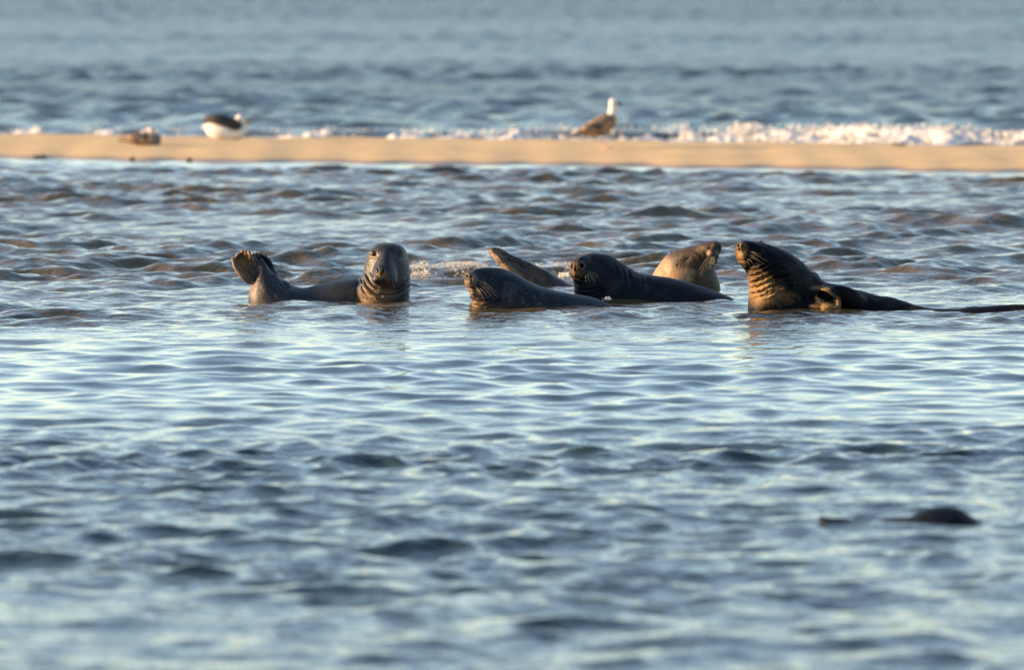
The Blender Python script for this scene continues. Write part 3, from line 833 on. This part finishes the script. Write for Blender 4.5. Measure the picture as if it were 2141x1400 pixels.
# ------------------------------------------------------------------ tan seal behind, looking up to the right
def seal_tan():
    Y0 = 52.2
    root = empty('seal', at(1440, 610, Y0), 'tan seal behind the black one, neck in full sun, head tilted up to the right', 'seal', 'seals resting in the shallows')
    S = [(1335, 670, 1515, 720, .1, .14), (1340, 640, 1514, 685, .08, .19), (1351, 602, 1511, 648, .05, .2), (1363, 577, 1507.5, 612, .02, .19), (1377, 555, 1504, 590, 0, .175), (1391, 537.5, 1498, 572, -.01, .165),
         (1408, 525.5, 1494, 561, -.03, .15), (1428, 518.5, 1495.5, 552, -.06, .13), (1450, 514.5, 1500, 542, -.09, .105), (1468, 508, 1504, 533, -.12, .082), (1483, 505, 1507.5, 523, -.14, .062),
         (1495, 504, 1509, 515.5, -.15, .045), (1502, 506.5, 1508, 510.5, -.15, .02)]
    parts = [loft([(a, b, c, d, Y0 + e, f) for a, b, c, d, e, f in S], 6, 48)]
    parts.append(ball(at(1489, 529, Y0 - .17), (px2m(12, Y0), .055, px2m(12, Y0))))
    parts.append(ball(at(1474, 536, Y0 - .13), (px2m(12, Y0), .05, px2m(11, Y0))))
    parts.append(ball(at(1494, 514, Y0 - .15), (px2m(12, Y0), .06, px2m(9, Y0))))
    parts.append(ball(at(1490, 547, Y0 - .10), (px2m(10, Y0), .05, px2m(8, Y0))))
    s = Sculpt(fuse(parts, 0.0052, 4))
    s.push(1435, 541, 8, -2.4, 6, rot=-0.5).push(1432, 533, 9, 0.9, 4, rot=-0.4); s.refresh()
    s.crease([(1429, 545), (1435, 543), (1441, 537)], 1.4, 1.6, 0.6, False)
    s.crease([(1462, 556), (1474, 553), (1485, 548), (1496, 541), (1503, 534)], 2.2, 3.0, 0.7); s.refresh()
    s.crease([(1448, 560), (1460, 565), (1474, 566), (1490, 562)], 3.0, 2.4, 0.6); s.refresh()
    s.crease([(1446, 575), (1452, 585), (1456, 600)], 4, 2.0, 0.5); s.refresh()
    s.crease([(1452, 527), (1462, 531), (1468, 540), (1466, 550)], 3.0, 1.6, 0.6, False); s.refresh()
    s.crease([(1391, 540), (1388, 560), (1396, 580)], 8, 1.5, 0.4, False)
    s.push(1416.5, 555, 2.0, -1.8); s.push(1484, 519, 3, -1.5); s.push(1480, 534, 6, 1.2); s.refresh()
    s.push(1502, 515, 2.2, -3.0, 4, rot=0.5); s.refresh()
    for y in (522, 527, 532, 537):
        for x in (1479, 1484, 1489, 1494): s.push(x + (y % 3), y, 1.4, 0.6)
    s.refresh(); s.lumps(0.0014, 7, 11)
    s.paint(1385, 575, 30, 0.9, 40).paint(1430, 575, 30, 0.8, 18).paint(1420, 535, 30, 0.1, 20).paint(1465, 520, 18, 0.35, 10).paint(1482, 530, 8, 0.6)
    s.paint(1480, 590, 30, -0.5, 40)  # throat painted darker for the shade under the chin
    s.done('body', M_tan, root)
    add_eye(root, s, 1436, 541.5, 0.011, 0.85)
    add_nostril(root, s, 1502, 515, 1.6, 3.6, 0.5)
    V, F = ball(s.surf(1416.5, 555)[0], (.006, .004, .006), 12)
    mesh_obj('ear_hole', V, F, M_nostril, root)
    for a, b in (((1484, 536), (1463, 576)), ((1486, 537), (1468, 578)), ((1488, 538), (1476, 568)), ((1490, 538), (1481, 566)), ((1492, 537), (1487, 564)), ((1494, 536), (1492, 560)), ((1482, 534), (1461, 566)), ((1489, 536), (1484, 570))):
        add_whisker(root, s, a, b, 1.0, 0.035, 0.0016)
seal_tan()

# ------------------------------------------------------------------ big seal on the right
def seal_right():
    Y0 = 49.72
    root = empty('seal', at(1700, 645, Y0), 'big seal rearing up on the right, deep sunlit neck folds, cupped foreflipper at its side', 'seal', 'seals resting in the shallows')
    S = [(1546, 506, 1538.5, 513, -.10, .02), (1553, 503.5, 1536.5, 524, -.10, .055), (1567, 503, 1538, 536, -.09, .08), (1584, 505.5, 1543, 547, -.08, .105), (1604, 510, 1550, 556, -.06, .13), (1625, 517, 1557, 564, -.04, .15),
         (1645, 525, 1562, 577, -.03, .17), (1664, 536, 1564.5, 594, -.02, .185), (1682, 551, 1566, 617, 0, .2), (1695, 565, 1564, 648, 0, .21),
         (1708, 576, 1570, 690, .02, .215), (1724, 588, 1625, 722, .02, .22), (1745, 594, 1700, 730, .02, .225), (1768, 601, 1760, 722, .02, .225), (1803, 607.5, 1803, 712, .02, .215),
         (1834, 616.5, 1834, 706, 0, .2), (1865, 622, 1865, 700, -.08, .18), (1896, 631, 1896, 700, -.18, .16), (1926, 640, 1926, 695, -.30, .14), (1957, 645, 1957, 690, -.42, .12),
         (1999, 645, 1999, 688, -.52, .11), (2030, 641.5, 2030, 685, -.56, .11), (2071, 639.5, 2071, 682, -.58, .11), (2112, 636.5, 2112, 680, -.6, .10),
         (2155, 636, 2155, 676, -.62, .09), (2195, 640, 2195, 670, -.62, .07), (2225, 650, 2225, 660, -.62, .03)]
    parts = [loft([(a, b, c, d, Y0 + e, f) for a, b, c, d, e, f in S], 6, 48)]
    parts.append(ball(at(1556, 533, Y0 - .14), (px2m(14, Y0), .065, px2m(14, Y0))))
    parts.append(ball(at(1552, 516, Y0 - .14), (px2m(12, Y0), .06, px2m(10, Y0))))
    parts.append(ball(at(1562, 556, Y0 - .09), (px2m(10, Y0), .06, px2m(8, Y0))))
    # foreflipper: arm, cupped hand
    Ya = Y0 - 0.20
    arm = [(1815, 655, Y0 - .02), (1782, 628, Y0 - .17), (1756, 610, Ya - .0), (1742, 612, Ya - .0)]
    parts.append(tube([at(*p) for p in arm], [.07, .065, .045, .03], 16, 5))
    parts.append(ball(at(1731, 623, Ya + .02), (px2m(30, Ya), .12, px2m(25, Ya))))
    parts.append(ball(at(1736, 642, Ya - .06), (px2m(22, Ya), .06, px2m(10, Ya))))
    parts.append(ball(at(1752, 636, Ya - .06), (px2m(6, Ya), .05, px2m(14, Ya))))
    parts.append(ball(at(1712, 640, Ya - .01), (px2m(22, Ya), .07, px2m(10, Ya))))
    s = Sculpt(fuse(parts, 0.0054, 4))
    # the hollow of the cupped hand
    a_ = 0.42
    dx = s.P[:, 0] - 1725; dy = s.P[:, 1] - 618.5
    ex = dx * math.cos(a_) + dy * math.sin(a_); ey = -dx * math.sin(a_) + dy * math.cos(a_)
    rr = np.sqrt((ex / 21) ** 2 + (ey / (8.5 - 0.14 * ex)) ** 2)
    mk = (1 - sstep(0.62, 1.12, rr)) * s.front() * (s.V[:, 1] < Ya + 0.06)
    s.V[:, 1] += mk * 0.085
    s.V[:, 0] += mk * 0.02
    s.refresh()
    s.crease([(1722, 641), (1732, 646), (1744, 646)], 2.2, 1.5, 0.5, False); s.refresh()
    s.crease([(1762, 606), (1778, 622), (1790, 640)], 2.5, 1.6, 0.6, False); s.crease([(1772, 606), (1790, 622), (1800, 640)], 2.5, 1.2, 0.6, False); s.refresh()
    s.push(1543, 513, 2.4, -3, 5, rot=0.5).push(1552, 514, 2.4, -3, 5.5, rot=0.6); s.refresh()
    s.crease([(1548, 506), (1546, 516), (1548, 528), (1554, 540)], 1.8, 1.8, 0.8, False); s.refresh()
    s.crease([(1560, 508), (1555, 518), (1556, 530)], 1.8, 1.6, 0.7, False); s.refresh()
    s.crease([(1543, 543), (1554, 546), (1566, 550), (1580, 556), (1592, 553)], 2.4, 3.2, 0.7); s.refresh()
    s.crease([(1560, 566), (1575, 566), (1590, 560), (1606, 551), (1618, 545)], 2.8, 3.8, 0.8); s.refresh()
    s.crease([(1562, 578), (1580, 577), (1598, 568), (1618, 556), (1636, 548)], 3.0, 4.4, 0.85); s.refresh()
    s.crease([(1564, 592), (1582, 588), (1604, 577), (1626, 565), (1650, 556)], 3.0, 4.4, 0.85); s.refresh()
    s.crease([(1564, 604), (1584, 600), (1608, 589), (1632, 578), (1656, 572)], 3.0, 4.0, 0.8); s.refresh()
    s.crease([(1565, 618), (1584, 612), (1606, 602), (1624, 598), (1640, 590), (1664, 583)], 3.0, 4.0, 0.8); s.refresh()
    s.crease([(1600, 612), (1622, 604), (1644, 598), (1662, 600)], 3.2, 3.4, 0.7); s.refresh()
    s.crease([(1610, 626), (1630, 614), (1650, 612)], 3.0, 2.6, 0.6); s.refresh()
    s.push(1708, 572, 11, 5.0, 6, both=True, rot=0.5); s.refresh()
    s.crease([(1566, 630), (1586, 622), (1606, 616), (1622, 607)], 2.6, 3.2, 0.8); s.refresh()
    for k, (x, y) in enumerate(((1588, 606), (1594, 603), (1600, 600), (1610, 594), (1616, 591), (1605, 608), (1611, 604))):
        s.crease([(x - 2, y - 4), (x + 1, y), (x, y + 5)], 1.3, 1.2, 0.8, False)
    s.refresh()
    s.crease([(1640, 600), (1655, 610), (1660, 628)], 5, 2.0, 0.5, False); s.crease([(1670, 596), (1684, 612), (1686, 634)], 4, 2.0, 0.5, False); s.refresh()
    s.crease([(1686, 578), (1700, 586), (1722, 592)], 4.5, 1.2, 0.3); s.refresh()
    s.push(1596, 524, 6, -1.4, 4).push(1594, 518, 7, 0.8, 3); s.refresh()
    for y in (524, 529, 534, 539):
        for x in (1549, 1554, 1559, 1564): s.push(x + (y % 3), y, 1.4, 0.6)
    s.refresh(); s.lumps(0.0018, 8, 13)
    s.paint(1550, 528, 15, 0.7, 26).paint(1582, 600, 28, 0.70, 42).paint(1615, 600, 40, 0.35, 30).paint(1640, 625, 50, 0.3, 20).paint(1730, 642, 30, 0.8, 10).paint(1752, 634, 8, 0.6, 14)  # golden sunlight on snout, neck folds and flipper painted into the coat
    s.paint(1715, 602, 22, 0.7, 7).paint(1724, 619, 15, -0.9, 6, rot=0.42).paint(1738, 612, 22, 0.5, 5, rot=0.75)  # flipper rim painted pale as if sunlit, its hollow painted dark as shade
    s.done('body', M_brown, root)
    add_nostril(root, s, 1543, 513, 1.5, 4.0, 0.4); add_nostril(root, s, 1552, 514.5, 1.6, 4.6, 0.5)
    add_eye(root, s, 1596, 524, 0.010, 0.85)
    for a, b in (((1566, 532), (1590, 546)), ((1565, 536), (1600, 553)), ((1568, 528), (1608, 548)), ((1563, 540), (1576, 553)), ((1569, 526), (1592, 534)), ((1562, 542), (1566, 556))):
        add_whisker(root, s, a, b, 1.5, 0.04)
seal_right()

# ------------------------------------------------------------------ seal back barely awash, near, bottom right
def seal_awash():
    Y0 = 31.25
    root = empty('seal', at(1975, 1084, Y0), 'black hump of a seal nearly submerged in the choppy foreground at the lower right', 'seal', 'seals resting in the shallows')
    S = [(1712, 1077, 1712, 1088, -.0, .02), (1720, 1079, 1720, 1096, 0, .04), (1740, 1081.5, 1740, 1110, 0, .06), (1790, 1082.5, 1790, 1130, 0, .08), (1850, 1083.5, 1850, 1150, 0, .1), (1898, 1080, 1895, 1160, 0, .12),
         (1925, 1066, 1925, 1165, 0, .13), (1955, 1058, 1955, 1170, 0, .14), (1988, 1058, 1988, 1170, 0, .14), (2013, 1065, 2013, 1165, 0, .13), (2034, 1080, 2032, 1150, 0, .1), (2060, 1092, 2060, 1130, 0, .07), (2085, 1105, 2085, 1112, 0, .02)]
    s = Sculpt(fuse([loft([(a, b, c, d, Y0 + e, f) for a, b, c, d, e, f in S], 6, 36)], 0.006, 3))
    s.pale[:] = -1
    s.done('body', M_black, root)
    V, F = loft([(1716, 1071, 1722, 1076, Y0 - .02, .01), (1712, 1069, 1720, 1070, Y0 - .02, .008), (1713, 1067, 1716, 1067, Y0 - .02, .004)], 4, 14)
    mesh_obj('flipper', V, F, M_black, root)
seal_awash()

# ------------------------------------------------------------------ gulls on the sandbar
def feather_mat(name, a, b, scale=22.0, rough=0.8, lo=0.42, hi=0.62):
    m = NT(name)
    n = m.noise(m.coord((1, 1, 1.6)), scale, 4, 0.6, 0.5)
    m.link(m.ramp(n, [(lo, a), (hi, b)]), m.p.inputs['Base Color'])
    m.p.inputs['Roughness'].default_value = rough
    m.link(m.bump(n, 0.5, 0.008), m.p.inputs['Normal'])
    return m.m
M_white = feather_mat('white_feathers', (0.58, 0.56, 0.53), (0.70, 0.68, 0.65), 12)
M_wing = feather_mat('black_feathers', (0.016, 0.015, 0.016), (0.03, 0.028, 0.03), 30)
M_brownf = feather_mat('mottled_brown_feathers', (0.045, 0.032, 0.025), (0.38, 0.26, 0.16), 13)
M_greyf = feather_mat('grey_brown_feathers', (0.07, 0.068, 0.07), (0.24, 0.21, 0.20), 18)
M_buff = feather_mat('buff_feathers', (0.55, 0.46, 0.38), (0.72, 0.64, 0.55), 14)
M_bill_y = simple_mat('bill_yellow', (0.45, 0.28, 0.10), 0.4)
M_bill_d = simple_mat('bill_dark', (0.04, 0.03, 0.03), 0.4)
M_legp = simple_mat('leg_pink', (0.48, 0.27, 0.22), 0.5)

def lofts(root, name, sts, Y, mat, n=28, sub=6, group_parts=True):
    V, F = loft([(a, b, c, d, Y + e, f) for a, b, c, d, e, f in sts], sub, n)
    me_o = mesh_obj(name, V, F, mat, root)
    return me_o

def gull_black():
    Y = 88.4
    root = empty('gull', at(472, 292, Y), 'black backed gull with white head sitting on the sand between the other two gulls', 'gull', 'gulls on the sandbar')
    lofts(root, 'body', [(427, 263, 427, 268, .02, .015), (434, 258, 435, 278, 0, .05), (448, 254, 449, 289, 0, .085), (466, 252, 466, 293, 0, .105), (486, 253, 486, 294, 0, .11), (502, 256, 501, 291, 0, .10), (512, 261, 510, 285, -.0, .07), (517, 268, 516, 277, 0, .03)], Y, M_white)
    for e in (-.075, .075):
        lofts(root, 'wing', [(423, 250, 423, 254, e * .3, .012), (431, 243, 433, 256, e * .6, .028), (446, 240, 450, 260, e, .045), (463, 240, 468, 267, e, .058), (482, 244, 484, 274, e, .058), (497, 252, 496, 276, e, .048), (508, 261, 505, 273, e * .8, .022)], Y, M_wing)
    lofts(root, 'head', [(497, 270, 517, 276, 0, .055), (498, 260, 516, 264, -.005, .045), (495, 253, 513, 256, -.01, .042), (493, 247, 513, 250, -.015, .044), (496, 241, 511, 243, -.015, .034), (500, 238.5, 507, 239.5, -.015, .014)], Y, M_white, 24)
    lofts(root, 'beak', [(510, 248, 509, 255, -.02, .014), (517, 252, 515, 259, -.025, .011), (523, 258, 521, 263, -.03, .008), (525, 263, 523, 266, -.03, .004)], Y, M_bill_y, 12)
    V, F = ball(at(506, 247.5, Y - .055), (.007, .006, .007), 12); mesh_obj('eye', V, F, M_eye, root)
    lofts(root, 'tail', [(424, 263, 424, 268, .01, .02), (430, 260, 431, 271, 0, .04), (440, 258, 441, 273, 0, .05)], Y, M_white, 16)

def gull_sitting():
    Y = 87.0
    root = empty('gull', at(292, 304, Y), 'grey brown young gull dozing on the sand, head tucked in, leftmost of the gulls', 'gull', 'gulls on the sandbar')
    lofts(root, 'body', [(268, 286, 268, 297, 0, .04), (282, 281, 282, 302, 0, .075), (300, 279, 300, 305.5, 0, .095), (318, 278, 318, 307, 0, .1), (330, 279, 330, 305, 0, .08), (337, 285, 336, 299, 0, .04)], Y, M_greyf)
    for e in (-.07, .07):
        lofts(root, 'wing', [(246, 289, 246, 292, e * .2, .01), (262, 285, 262, 296, e * .6, .03), (280, 279.5, 281, 299, e, .045), (300, 278, 300, 301, e, .05), (318, 281, 317, 299, e, .045), (328, 287, 326, 296, e, .02)], Y, M_brownf if e < 0 else M_greyf)
    lofts(root, 'tail', [(246, 292, 246, 295, 0, .02), (258, 289, 259, 297, 0, .04), (272, 286, 273, 300, 0, .05)], Y, M_greyf, 16)
    lofts(root, 'head', [(304, 282, 333, 286, 0, .055), (307, 275, 329, 278, -.01, .045), (309, 270, 326, 271.5, -.01, .038), (313, 267, 322, 268, -.01, .018)], Y, M_buff, 24)
    lofts(root, 'beak', [(311, 273, 311, 278, -.03, .011), (304, 275, 304, 279, -.035, .008), (298, 278, 298, 280, -.035, .004)], Y, M_bill_d, 12)
    V, F = ball(at(314, 273.5, Y - .045), (.006, .005, .006), 12); mesh_obj('eye', V, F, M_eye, root)

def gull_standing():
    Y = 85.35
    root = empty('gull', at(1264, 308, Y), 'young gull standing upright on the sand with mottled brown wings and a pale head', 'gull', 'gulls on the sandbar')
    lofts(root, 'body', [(1212, 271, 1211, 280, 0, .03), (1225, 262, 1222, 284, 0, .06), (1240, 251, 1238, 287, 0, .085), (1256, 241, 1256, 285, 0, .1), (1272, 237, 1272, 276, 0, .095), (1284, 238, 1284, 266, 0, .075), (1291, 245, 1290, 256, 0, .035)], Y, M_brownf)
    for e in (-.065, .065):
        lofts(root, 'wing', [(1200, 277, 1199, 281, e * .3, .01), (1216, 266, 1216, 279, e * .7, .03), (1236, 252, 1236, 276, e, .045), (1256, 242, 1257, 275, e, .05), (1274, 240, 1275, 268, e, .045), (1286, 246, 1285, 259, e, .02)], Y, M_brownf)
    lofts(root, 'tail', [(1196, 280, 1196, 283, 0, .02), (1208, 274, 1208, 282, 0, .04), (1222, 266, 1223, 280, 0, .05)], Y, M_wing, 16)
    lofts(root, 'head', [(1266, 248, 1293, 254, 0, .06), (1270, 238, 1292, 241, 0, .05), (1273, 229, 1291, 230, 0, .042), (1274, 221, 1290.5, 221.5, -.005, .04), (1273.5, 214, 1291, 214, -.01, .042), (1276, 208.5, 1288.5, 208, -.01, .032), (1280, 206, 1285, 206, -.01, .014)], Y, M_white, 24)
    lofts(root, 'beak', [(1288, 212, 1288, 218, -.02, .012), (1295, 214, 1295, 219, -.03, .009), (1301, 217, 1301, 220, -.035, .004)], Y, M_bill_d, 12)
    V, F = ball(at(1284, 213, Y - .05), (.006, .005, .006), 12); mesh_obj('eye', V, F, M_eye, root)
    for e, dx in ((-.03, 0), (.03, 8)):
        P = [at(1250 + dx, 280, Y + e), at(1256 + dx, 292, Y + e), at(1259 + dx, 303, Y + e), at(1261 + dx, 308.5, Y + e)]
        leg = mesh_obj('leg', *tube(P, [.011, .006, .006, .007], 8, 4), M_legp, root)
        f = at(1261 + dx, 308.5, Y + e)
        z = f[2]
        Vf = np.array([f + [-.012, 0, .008], f + [.055, -.028, 0], f + [.062, 0, 0], f + [.055, .028, 0], f + [-.012, 0, -.006], f + [.055, -.028, -.006], f + [.062, 0, -.006], f + [.055, .028, -.006]])
        ft = mesh_obj('foot', Vf, [(0, 1, 2), (0, 2, 3), (4, 6, 5), (4, 7, 6), (0, 4, 5, 1), (1, 5, 6, 2), (2, 6, 7, 3), (3, 7, 4, 0)], M_legp, root)
gull_black(); gull_sitting(); gull_standing()

# ------------------------------------------------------------------ foam
def foam_mat():
    m = NT('foam')
    n = m.noise(m.coord(), 30, 3, 0.6)
    m.link(m.ramp(n, [(0.3, (0.54, 0.54, 0.52)), (0.7, (0.71, 0.70, 0.67))]), m.p.inputs['Base Color'])
    m.p.inputs['Roughness'].default_value = 0.55
    m.link(m.bump(n, 0.6, 0.01), m.p.inputs['Normal'])
    return m.m
M_foam = foam_mat()
_bm = bmesh.new(); bmesh.ops.create_icosphere(_bm, subdivisions=2, radius=1.0)
ICO_V = np.array([v.co[:] for v in _bm.verts]); ICO_F = np.array([[v.index for v in f.verts] for f in _bm.faces]); _bm.free()
_bm = bmesh.new(); bmesh.ops.create_icosphere(_bm, subdivisions=1, radius=1.0)
ICO1_V = np.array([v.co[:] for v in _bm.verts]); ICO1_F = np.array([[v.index for v in f.verts] for f in _bm.faces]); _bm.free()

def blobs(name, C, R, mat, label, seed=0, squash=0.7, hi=False):
    """many bubbles of foam joined into one mesh"""
    r = np.random.default_rng(seed)
    bv, bf = (ICO_V, ICO_F) if hi else (ICO1_V, ICO1_F)
    n = len(C); nv = len(bv)
    sc3 = R[:, None] * np.stack([r.uniform(0.8, 1.5, n), r.uniform(0.8, 1.3, n), np.full(n, squash) * r.uniform(0.7, 1.2, n)], -1)
    jit = 1 + 0.18 * r.normal(size=(n, nv, 1))
    V = (bv[None] * jit * sc3[:, None, :] + C[:, None, :]).reshape(-1, 3)
    F = (bf[None] + (np.arange(n) * nv)[:, None, None]).reshape(-1, 3)
    me = bpy.data.meshes.new(name)
    me.from_pydata(V.tolist(), [], F.tolist())
    me.polygons.foreach_set('use_smooth', [True] * len(me.polygons)); me.update()
    me.materials.append(mat)
    o = bpy.data.objects.new(name, me); COL.objects.link(o)
    return tag(o, label, kind='stuff')

def water_z(x, y):
    E = water_field(np.array([[x]], dtype=np.float32) if np.isscalar(x) else x[None, :], np.array([[y]], dtype=np.float32) if np.isscalar(y) else y[None, :])[0]
    return E[0]

def clump_noise(x, f, s): return np.array([noise.noise((float(v) * f, s, 0.3)) for v in x])

def build_breaker_foam():
    r = np.random.default_rng(21)
    n = 16000
    x = r.uniform(-9, 9, n)
    cn = clump_noise(x, 1.6, 2.0) + 0.5 * clump_noise(x, 5.0, 7.0)
    dens = np.interp(x, [-9, -4.5, -3.4, -2.2, -1.2, 0.2, 1.0, 2.0, 2.5, 3.2, 9], [0.12, 0.14, 0.12, 0.13, 0.2, 0.2, 0.12, 0.2, 0.4, 0.7, 0.6])
    keep = r.uniform(0, 1, n) < dens * (0.65 + 1.1 * cn * (dens < 0.5) + 0.35 * (dens >= 0.5))
    x = x[keep]; n = len(x)
    yb = breaker(x)
    f = r.beta(1.3, 1.6, n)
    y = yb + 0.25 - 1.5 * f                       # spilling down the near face
    wz = water_z(x, y)
    top = np.interp(x, [-9, 2.0, 2.6, 3.4, 5.5, 9], [0.05, 0.05, 0.10, 0.10, 0.05, 0.05]) 
    z = wz + r.uniform(0, 1, n) ** 1.6 * top * (1 - f * 0.7) 
    R = r.uniform(0.007, 0.024, n) * np.interp(x, [-9, 1.5, 2.6, 9], [0.65, 0.65, 0.9, 0.9])
    blobs('breaker_foam', np.stack([x, y, z], -1), R, M_foam, 'white foam of the small wave breaking behind the sandbar', 3)
    # the solid roll of white water on the right
    xs = np.linspace(2.35, 9, 420); fs = np.linspace(0, 1, 40)
    XX = np.repeat(xs[None, :], 40, 0); FF = np.repeat(fs[:, None], 420, 1)
    YY = breaker(XX) + 0.22 - 1.25 * FF
    ZZ = water_field(XX, YY)[0].astype(float)
    NN = np.array([[noise.fractal((float(a) * 3.2, float(b) * 3.2, 0.7), 0.9, 2.1, 5) for a, b in zip(ra, rb)] for ra, rb in zip(XX, YY)])
    env = np.sin(np.clip(FF, 0, 1) * math.pi) ** 0.5 * sstep(2.35, 2.9, XX)
    ZZ = ZZ - 0.03 + env * (0.045 + 0.07 * NN + np.interp(XX, [2.3, 3.4, 5, 9], [.03, .035, .015, .015]) * (1 - FF))
    o = bpy.data.objects.new('foam_roll', quad_grid_mesh('foam_roll', XX, YY, ZZ)); COL.objects.link(o); o.data.materials.append(M_foam)
    tag(o, 'roll of white water where the small wave breaks on the right', kind='stuff')
    xs = np.linspace(-9, 2.6, 560); fs = np.linspace(0, 1, 34)
    XX = np.repeat(xs[None, :], 34, 0); FF = np.repeat(fs[:, None], 560, 1)
    YY = breaker(XX) + 0.25 - 2.3 * FF
    ZZ = water_field(XX, YY)[0].astype(float)
    NN = np.array([[noise.fractal((float(a) * 2.6, float(b) * 1.6, 4.7), 0.9, 2.1, 5) for a, b in zip(ra, rb)] for ra, rb in zip(XX, YY)])
    ZZ = ZZ - 0.035 + np.sin(np.clip(FF, 0, 1) * math.pi) ** 0.4 * (0.030 + 0.095 * NN)
    o = bpy.data.objects.new('broken_foam', quad_grid_mesh('broken_foam', XX, YY, ZZ)); COL.objects.link(o); o.data.materials.append(M_foam)
    tag(o, 'broken patches of white water along the wave left of and behind the standing gull', kind='stuff')
    # thin lace of foam left on the water between the wave and the sand
    n = 11000
    x = r.uniform(-9, 9, n); y = breaker(x) - r.uniform(0.6, 4.2, n)
    k = clump_noise(x * 1.0 + y * 3, 1.3, 5.0) > 0.02
    x, y = x[k], y[k]
    z = water_z(x, y) + 0.002
    blobs('foam_lace', np.stack([x, y, z], -1), r.uniform(0.012, 0.045, len(x)), M_foam, 'thin foam drifting between the breaking wave and the sandbar', 4, 0.18)
    # spray
    n = 260
    x = np.concatenate([r.normal(gx(1565, 92.6), 0.10, 120), r.normal(gx(1432, 93), 0.06, 30), r.uniform(-1.4, 5.5, 110)])
    y = breaker(x) - r.uniform(0, 0.4, n)
    z = water_z(x, y) + r.uniform(0, 0.10, n)
    blobs('spray', np.stack([x, y, z], -1), r.uniform(0.008, 0.022, n), M_foam, 'spray thrown up along the crest of the breaking wave', 5, 1.0)
build_breaker_foam()

def foam_patch(name, px0, px1, Y, dY, n, rmin, rmax, label, seed, up=0.012):
    r = np.random.default_rng(seed)
    x = r.uniform(gx(px0, Y), gx(px1, Y), n * 3); y = Y + r.normal(0, dY, n * 3)
    if px1 - px0 < 60: return blobs(name, np.stack([x[:n], y[:n], water_z(x[:n], y[:n]) + r.uniform(0, up, n)], -1), r.uniform(rmin, rmax, n), M_foam, label, seed, 0.6)
    k = clump_noise(x * 1.0, 5.0, seed + 0.4) + 0.5 * clump_noise(x * 2 + y * 2, 6, seed + 3.3) > -0.12
    x, y = x[k][:n], y[k][:n]
    z = water_z(x, y) + r.uniform(0, up, len(x))
    blobs(name, np.stack([x, y, z], -1), r.uniform(rmin, rmax, len(x)), M_foam, label, seed, 0.35)
foam_patch('foam_patch', 862, 1020, 54.35, 0.22, 2600, 0.002, 0.005, 'foam trailing on the churned water just right of the left seal head', 31, 0.02)
foam_patch('foam_patch', 1015, 1200, 54.5, 0.25, 1300, 0.002, 0.005, 'foam on the churned water behind the raised flippers and the nostrils seal', 32, 0.02)
foam_patch('foam_patch', 862, 898, 54.15, 0.12, 230, 0.002, 0.0065, 'knot of bubbles at the cheek of the left seal', 33, 0.035)
foam_patch('foam_patch', 1170, 1200, 53.6, 0.1, 300, 0.002, 0.007, 'bright foam beside the snout of the nostrils seal', 34, 0.01)

def droplets(C, R, label, name='water_droplets'):
    m = bpy.data.materials.get('droplet')
    if m is None:
        t = NT('droplet'); t.p.inputs['Base Color'].default_value = (0.8, 0.8, 0.8, 1); t.p.inputs['Roughness'].default_value = 0.12
        t.p.inputs['IOR'].default_value = 1.33; t.p.inputs['Transmission Weight'].default_value = 0.5
        t.link(t.bump(t.noise(t.coord(), 90, 2), 0.3, 0.004), t.p.inputs['Normal'])
        m = t.m
    return blobs(name, np.array(C), np.array(R), m, label, 9, 1.0)
r_ = np.random.default_rng(77)
Cc = []; Rr = []
for k in range(34):
    Cc.append(at(1270 + r_.normal(0, 4.5), 625 + r_.uniform(-4.5, 3), 49.75 + r_.normal(0, .02))); Rr.append(r_.uniform(.0015, .0055))
droplets(Cc, Rr, 'bead of splashing water at the tail end of the front seal', 'splash')
droplets([at(1022, 533, 53.0), at(1016, 540, 53.0), at(1019, 515, 53.0), at(1031, 560, 53.0)], [.007, .005, .004, .004], 'drops falling from the raised hind flippers', 'water_droplets')

# ------------------------------------------------------------------ weed and stones on the edge of the sand
M_weed = simple_mat('wet_weed', (0.035, 0.024, 0.018), 0.5, 0.5, 0.4, 30, 0.3)
def weed(px, v, w, label, seed):
    r = np.random.default_rng(seed)
    x0 = gx(px, 84); 
    for _ in range(3): x0 = gx(px, near_edge(x0) + v)
    y0 = near_edge(x0) + v; z0 = np.interp(v, [-0.15, 0, .25, 1.5, 4, 5.6], [-.01, .004, .028, .06, .115, .125])
    root = empty('seaweed', (float(x0), float(y0), float(z0)), label, 'seaweed', 'scraps of weed along the sand')
    for k in range(5):
        a = r.uniform(0, 6.28); L = w * r.uniform(0.4, 1)
        p = np.array([x0, y0, z0])
        P = [p, p + [math.cos(a) * L * .5, math.sin(a) * L * .3, r.uniform(.01, .03)], p + [math.cos(a) * L, math.sin(a) * L * .5, 0.0]]
        mesh_obj('frond', *tube(P, [.008, .009, .003], 8, 4), M_weed, root)
weed(85, 0.05, 0.09, 'scrap of dark weed at the near edge of the sand, farthest left', 1)
weed(276, 0.02, 0.05, 'scrap of dark weed at the near edge of the sand below the dozing gull', 2)
weed(396, 0.02, 0.06, 'scrap of dark weed at the near edge of the sand below the black backed gull', 3)
weed(1880, 5.2, 0.10, 'scrap of weed on the far edge of the sand, farthest right', 5)
